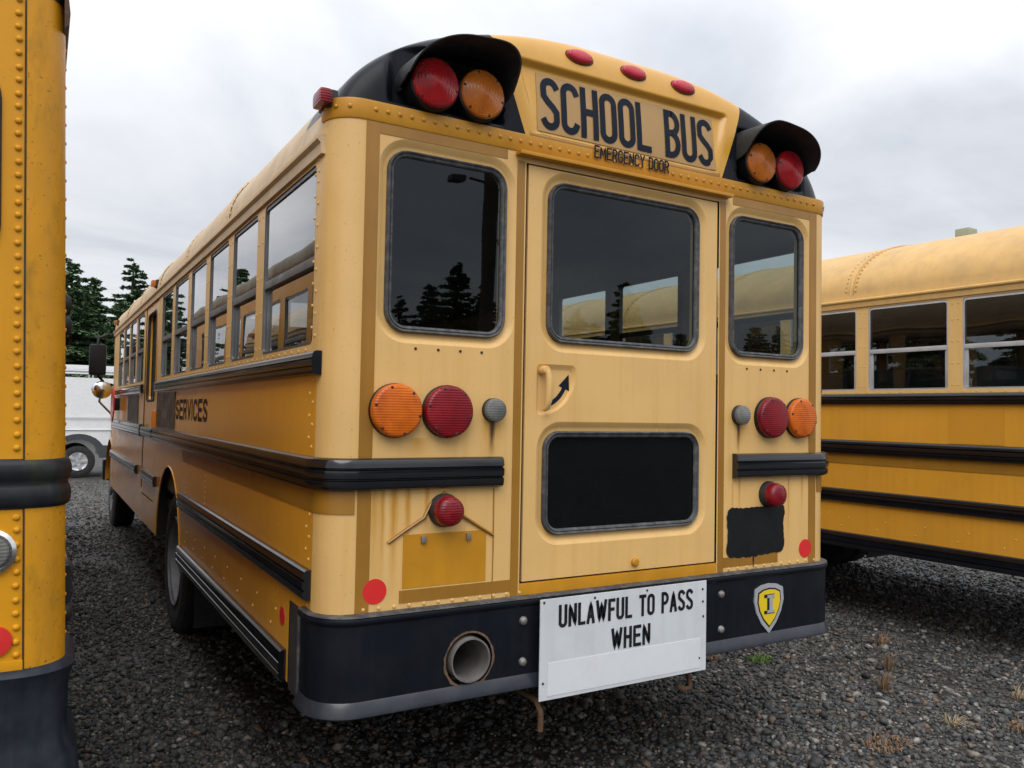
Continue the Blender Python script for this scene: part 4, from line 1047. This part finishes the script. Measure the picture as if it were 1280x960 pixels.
# ------------------------------------------------------------------ white van
van = thing('cargo_van', 'white cargo van with ladder rack parked beyond the gap between buses', 'van', (0, 17.15, 0))
def build_van(root):
    SF = lambda u, v, d: (u, d, v)
    wx = (-1.24, 2.35); arcs = []
    out_ = [(-2.35, .42)]
    for c in wx: out_ += [(c-.43*math.cos(PI*i/14), .42+.02+.41*math.sin(PI*i/14)) for i in range(15)]
    out_ += [(3.35, .42), (3.4, .95), (3.15, 1.12), (2.55, 1.28), (1.95, 2.02), (1.6, 2.13), (-2.2, 2.16), (-2.33, 2.05)]
    B().plate(out_, [], lambda u, v, d: (u, .0+.10*smst(1.25, 2.15, v), v)).obj('body_side', 'vanw', root, 0)
    B().rings([[(u, .10*smst(1.25, 2.15, v), v) for u, v in out_], [(u, 1.95, v) for u, v in out_]]).obj('body_shell', 'vanw', root, 0)
    lo = [(-2.36, .40)]
    for c in wx: lo += [(c-.40*math.cos(PI*i/14), .42+.40*math.sin(PI*i/14)) for i in range(15)]
    lo += [(3.36, .40), (3.38, .66)]
    for c in wx[::-1]: lo += [(c+.52*math.cos(PI*i/14), .50+.44*math.sin(PI*i/14)) for i in range(2, 13)]
    lo += [(-2.36, .64)]
    B().plate(lo, [], lambda u, v, d: (u, -.012, v)).obj('lower_cladding', 'vand', root, 0)
    B().tube([(-2.3, -.004, 1.02), (-.6, -.006, 1.03), (.8, -.004, 1.03)], .012, 6).obj('body_crease', 'vanw', root, 60)
    B().box((-.62, -.006, .6), (-.612, .004, 2.0)).obj('door_seam', 'seam', root)
    B().box((-1.9, -.012, 1.28), (.2, .0, 1.31), .004).obj('door_track', 'vanw', root)
    B().plate([(.75, 1.32), (1.95, 1.30), (1.62, 1.95), (.75, 1.97)], [], lambda u, v, d: (u, .0+.10*smst(1.25, 2.15, v)-.006, v)).obj('cab_window', 'glassd', root)
    for c in wx:
        for y in (.14, 1.8):
            o = B().lathe([(.20, y-.09), (.19, y-.11), (.12, y-.08), (.05, y-.10), (0, y-.10)], (c, 0, .34), 'y', 24).obj('wheel', 'silver', root, 50)
            B().lathe([(.20, y-.10), (.28, y-.115), (.335, y-.09), (.34, y), (.335, y+.09), (.2, y+.1)], (c, 0, .34), 'y', 36).obj('tyre', 'tyre', o, 50)
            for k in range(5):
                a = 2*PI*k/5+.3; B().box((-.03, y-.118, .06), (.03, y-.10, .19), .006, Matrix.Rotation(a, 3, 'Y'), (c, 0, .34)).obj('spoke', 'silver', o)
    # ladder rack
    rk = None
    b = B()
    for y in (.2, 1.75): b.tube([(-2.2, y, 2.30), (1.4, y, 2.30)], .022, 6)
    for x in (-2.1, -1.0, .1, 1.2):
        b.tube([(x, .2, 2.30), (x, 1.75, 2.30)], .02, 6)
        for y in (.2, 1.75): b.tube([(x, y, 2.12), (x, y, 2.30)], .018, 6)
    b.obj('roof_rack', 'alub', root, 60)
    B().box((-2.2, .3, 2.33), (.9, .55, 2.43), .01).obj('rack_box', 'vanw', root)
    for k in range(3): B().tube([(-2.0, .8+k*.25, 2.34), (1.1, .8+k*.25, 2.34)], .03, 6).obj('rack_pipe', 'alub', root, 60)
build_van(van)

# ------------------------------------------------------------------ conifers
def conifer_mesh(seed, H, Rb, levels, dens, thin=0.0):
    r_ = np.random.default_rng(seed); tri = []
    zs = np.linspace(H*.02, H*.985, levels)
    for z in zs:
        f = 1-z/H
        R_ = Rb*(f**.82)*r_.uniform(.72, 1.12)+.12
        nb = int(5+6*f+r_.integers(0, 3))
        a0 = r_.uniform(0, 2*PI)
        for k in range(nb):
            if r_.uniform() < thin: continue
            a = a0+2*PI*k/nb+r_.normal()*.18; Rl = R_*r_.uniform(.5, 1.3)
            el = .35*(1-f)-.10-.12*f+r_.normal()*.10; zb_ = z+r_.normal()*.35*(zs[1]-zs[0])
            n = max(5, int(dens*Rl))
            t = r_.uniform(.08, 1, n)**.8
            droop = -.16*Rl*t**2+el*Rl*t
            side = r_.normal(size=n)*.11*Rl*(1.1-t)
            ca, sa = math.cos(a), math.sin(a)
            px = Rl*t*ca-side*sa; py = Rl*t*sa+side*ca; pz = zb_+droop+r_.normal(size=n)*.03*H/10-.3*np.abs(side)
            L_ = r_.uniform(.10, .27, n)*(.6+.6*f)*H/10; aa = a+r_.normal(size=n)*.9; up = r_.normal(size=n)*.35-.15
            dx, dy, dz = L_*np.cos(aa), L_*np.sin(aa), L_*up
            wv = r_.uniform(.03, .065, n)*H/10*1.2
            ox, oy, oz = -np.sin(aa)*wv, np.cos(aa)*wv, r_.normal(size=n)*wv*.8
            tri.append(np.stack([np.stack([px-ox, py-oy, pz-oz], -1), np.stack([px+ox, py+oy, pz+oz], -1), np.stack([px+dx, py+dy, pz+dz], -1)], 1))
    T = np.concatenate(tri).reshape(-1, 3)
    me = bpy.data.meshes.new('crown')
    n = len(T)//3
    me.vertices.add(len(T)); me.vertices.foreach_set('co', T.ravel().astype(np.float32))
    me.loops.add(len(T)); me.loops.foreach_set('vertex_index', np.arange(len(T), dtype=np.int32))
    me.polygons.add(n); me.polygons.foreach_set('loop_start', np.arange(0, len(T), 3, dtype=np.int32))
    me.update(calc_edges=True); me.materials.append(Mt['needle'])
    return me
def conifer(seed, H, Rb, levels, dens, thin):
    o = thing('conifer_tree', '', 'tree', (0, 0, 0))
    b = B().tube([(0, 0, -.1), (.03, .02, H*.3), (-.02, .03, H*.7), (0, 0, H*.99)], [H*.022, H*.018, H*.009, .01], 8)
    b.obj('trunk', 'bark', o, 60)
    c = bpy.data.objects.new('crown', conifer_mesh(seed, H, Rb, levels, dens, thin)); col.objects.link(c); c.parent = o
    return o
protos = [conifer(1, 10, 2.4, 38, 170, .08), conifer(2, 10, 2.1, 27, 170, .15), conifer(3, 10, 2.7, 42, 160, .06)]
used = [0, 0, 0]
def plant(k, x, y, H, rz, label, group, wide=1.0):
    o = protos[k] if not used[k] else copy_tree(protos[k]); used[k] = 1
    s = H/10; o.location = (x, y, 0); o.scale = (s*wide, s*wide, s); o.rotation_euler = (0, 0, rz)
    tag(o, label, 'tree', group); return o
GB = 'conifers beyond the van'
for k, x, y, H, wd, lab in ((0, -.75, 44, 8.9, 1.45, 'dense conifer rising just right of the old left bus'), (2, .35, 46, 8.4, 1.35, 'dark bushy conifer second from the left behind the van'),
        (1, 2.25, 46, 9.6, 1.5, 'sparse pointed conifer with layered boughs above the roof of the main bus'), (2, 1.5, 43, 6.9, 1.4, 'low round conifer filling the gap between two taller ones'),
        (2, 3.3, 43, 7.8, 1.4, 'dark conifer half hidden by the main bus roof'), (2, -.2, 49, 8.2, 1.5, 'wide conifer in the second row behind the leftmost pair'), (2, 2.6, 49, 7.6, 1.5, 'wide conifer in the second row behind the sparse pointed one'), (0, -2.6, 45, 8.6, 1.4, 'conifer mostly hidden behind the old left bus')):
    plant(k, x, y, H, random.uniform(0, 6), lab, GB, wd)
GR = 'conifers reflected in the windows'
RL = 'conifer seen only dimly in the bus windows, some added to darken them'
for k, x, y, H in ((0, 21.4, -45, 11.4), (2, 19.6, -45, 9.9), (1, 17.4, -45, 8.8), (2, 24, -46, 10.5), (0, 26.5, -45, 9.0), (2, 15, -46, 8.0), (2, 29, -46, 8.2), (0, 31.2, -45, 8.9), (2, 35.3, -45, 11.4), (2, 33.2, -46, 8.4),
        (0, 38, -46, 8.4), (2, 41, -45, 8.0), (0, 44.5, -45, 8.2), (2, 49.4, -45, 9.2), (0, 52, -45, 9.4), (2, 55.5, -46, 8.4), (1, 59, -45, 9), (2, 46.8, -46, 7.6), (0, 12, -46, 8.2), (2, 8, -46, 9),
        *[(k % 3, 24+k*2.1+(k % 2), 22-k*2.6, 7.2+(k*7 % 5)*.3) for k in range(12)], (0, -18, 34, 10), (2, -23, 30, 9), (1, -13.5, 38, 10), (2, -9.5, 42, 9), (0, -28, 24, 10), (2, -6, 44, 8.6)):  # comprehension row: unseen trees added to darken views through the right bus windows
    plant(k, x, y, H, random.uniform(0, 6), RL, GR, 1.35)

# ------------------------------------------------------------------ utility pole seen in the rear glass
pole = thing('utility_pole', 'tall wooden utility pole with floodlights, a dark reflection in the left rear window', 'utility pole', (6.95, -14, 0))
B().tube([(0, 0, -.2), (0, 0, 4), (.02, 0, 11)], [.20, .185, .15], 14).obj('post', 'wood', pole, 60)
for x, y, z in ((-.75, 0, 6.9), (.5, -.1, 6.8), (.5, 0, 6.3), (.4, 0, 5.6)):
    B().tube([(0, 0, z), (x*.7, y, z+.06)], .03, 6).box((x-.22 if x < 0 else x-.12, y-.12, z-.05), (x+.1, y+.12, z+.09), .04).obj('floodlight', 'vand', pole, 50)

# ------------------------------------------------------------------ weeds in the gravel
def weed(x, y, label, m, n, h, spread, flat=.3, wd=.004, leafy=False):
    b = B()
    for i in range(n):
        a = random.uniform(0, 2*PI); r0 = random.uniform(0, spread*.45); bx_, by_ = r0*math.cos(a), r0*math.sin(a)
        L_ = h*random.uniform(.5, 1.15); a2 = a+random.uniform(-.8, .8); k = spread*random.uniform(.2, 1.0)
        p = [Vector((bx_, by_, 0)), Vector((bx_+k*.35*math.cos(a2), by_+k*.35*math.sin(a2), L_*.65)), Vector((bx_+k*math.cos(a2), by_+k*math.sin(a2), L_*(1-flat*random.random())))]
        w_ = wd*random.uniform(.6, 1.4)
        s_ = Vector((-math.sin(a2), math.cos(a2), .2))*w_
        if leafy:
            rr_ = spread*math.sqrt(random.random())*random.uniform(.75, 1); o_ = Vector((rr_*math.cos(a), rr_*math.sin(a)*.7, 0)); a3 = random.uniform(0, 2*PI)
            dv = Vector((math.cos(a3), math.sin(a3), 0))*random.uniform(.012, .04); hz = Vector((0, 0, h*random.uniform(.3, 1.0)))
            p = [o_+Vector((0, 0, .008)), o_+dv*.5+hz, o_+dv+hz*.6]; s_ = Vector((-math.sin(a3), math.cos(a3), .3))*w_
            b.add([p[0], p[1]+s_, p[2]+Vector((0, 0, -.01)), p[1]-s_], [(0, 1, 2, 3)])
        else:
            b.add([p[0]-s_, p[0]+s_, p[1]+s_*.7, p[1]-s_*.7, p[2]], [(0, 1, 2, 3), (3, 2, 4)])
    o = b.obj('weed_clump', m, None, 0); o.location = (x, y, gz(x, y)+.005)
    return tag(o, label, 'weed', 'weeds in the gravel')
weed(1.98, 1.12, 'small bright green weed under the right end of the bumper', 'weedg', 110, .035, .11, wd=.008, leafy=True)
weed(3.05, 1.02, 'feathery rust brown weed leaning by the shadow of the right bus', 'weedb', 60, .10, .13, flat=.6, wd=.0025)
weed(2.62, .66, 'upright tan weed left of the two tall dry ones', 'weedb', 40, .12, .08, flat=.5, wd=.0025)
weed(2.22, .42, 'dry brown weed stalk with dense seed head, nearest the bumper', 'weedb', 50, .12, .08, flat=.5, wd=.0025)
weed(2.05, -.08, 'spiky straw coloured grass tuft in the foreground gravel', 'straw', 40, .06, .10, flat=.7, wd=.002)
weed(2.80, -.02, 'pale grass tuft at the right edge of the picture', 'straw', 50, .08, .11, flat=.7, wd=.002)
weed(1.50, -.10, 'flat rust brown weed mat at the bottom of the picture', 'weedb', 170, .03, .15, wd=.0045, leafy=True)
weed(2.35, -.30, 'rust brown weed mat in the bottom right corner', 'weedb', 130, .03, .13, wd=.0045, leafy=True)
weed(1.75, 1.30, 'tiny rust red weed beside the bright green one', 'weedb', 60, .025, .1, wd=.005, leafy=True)
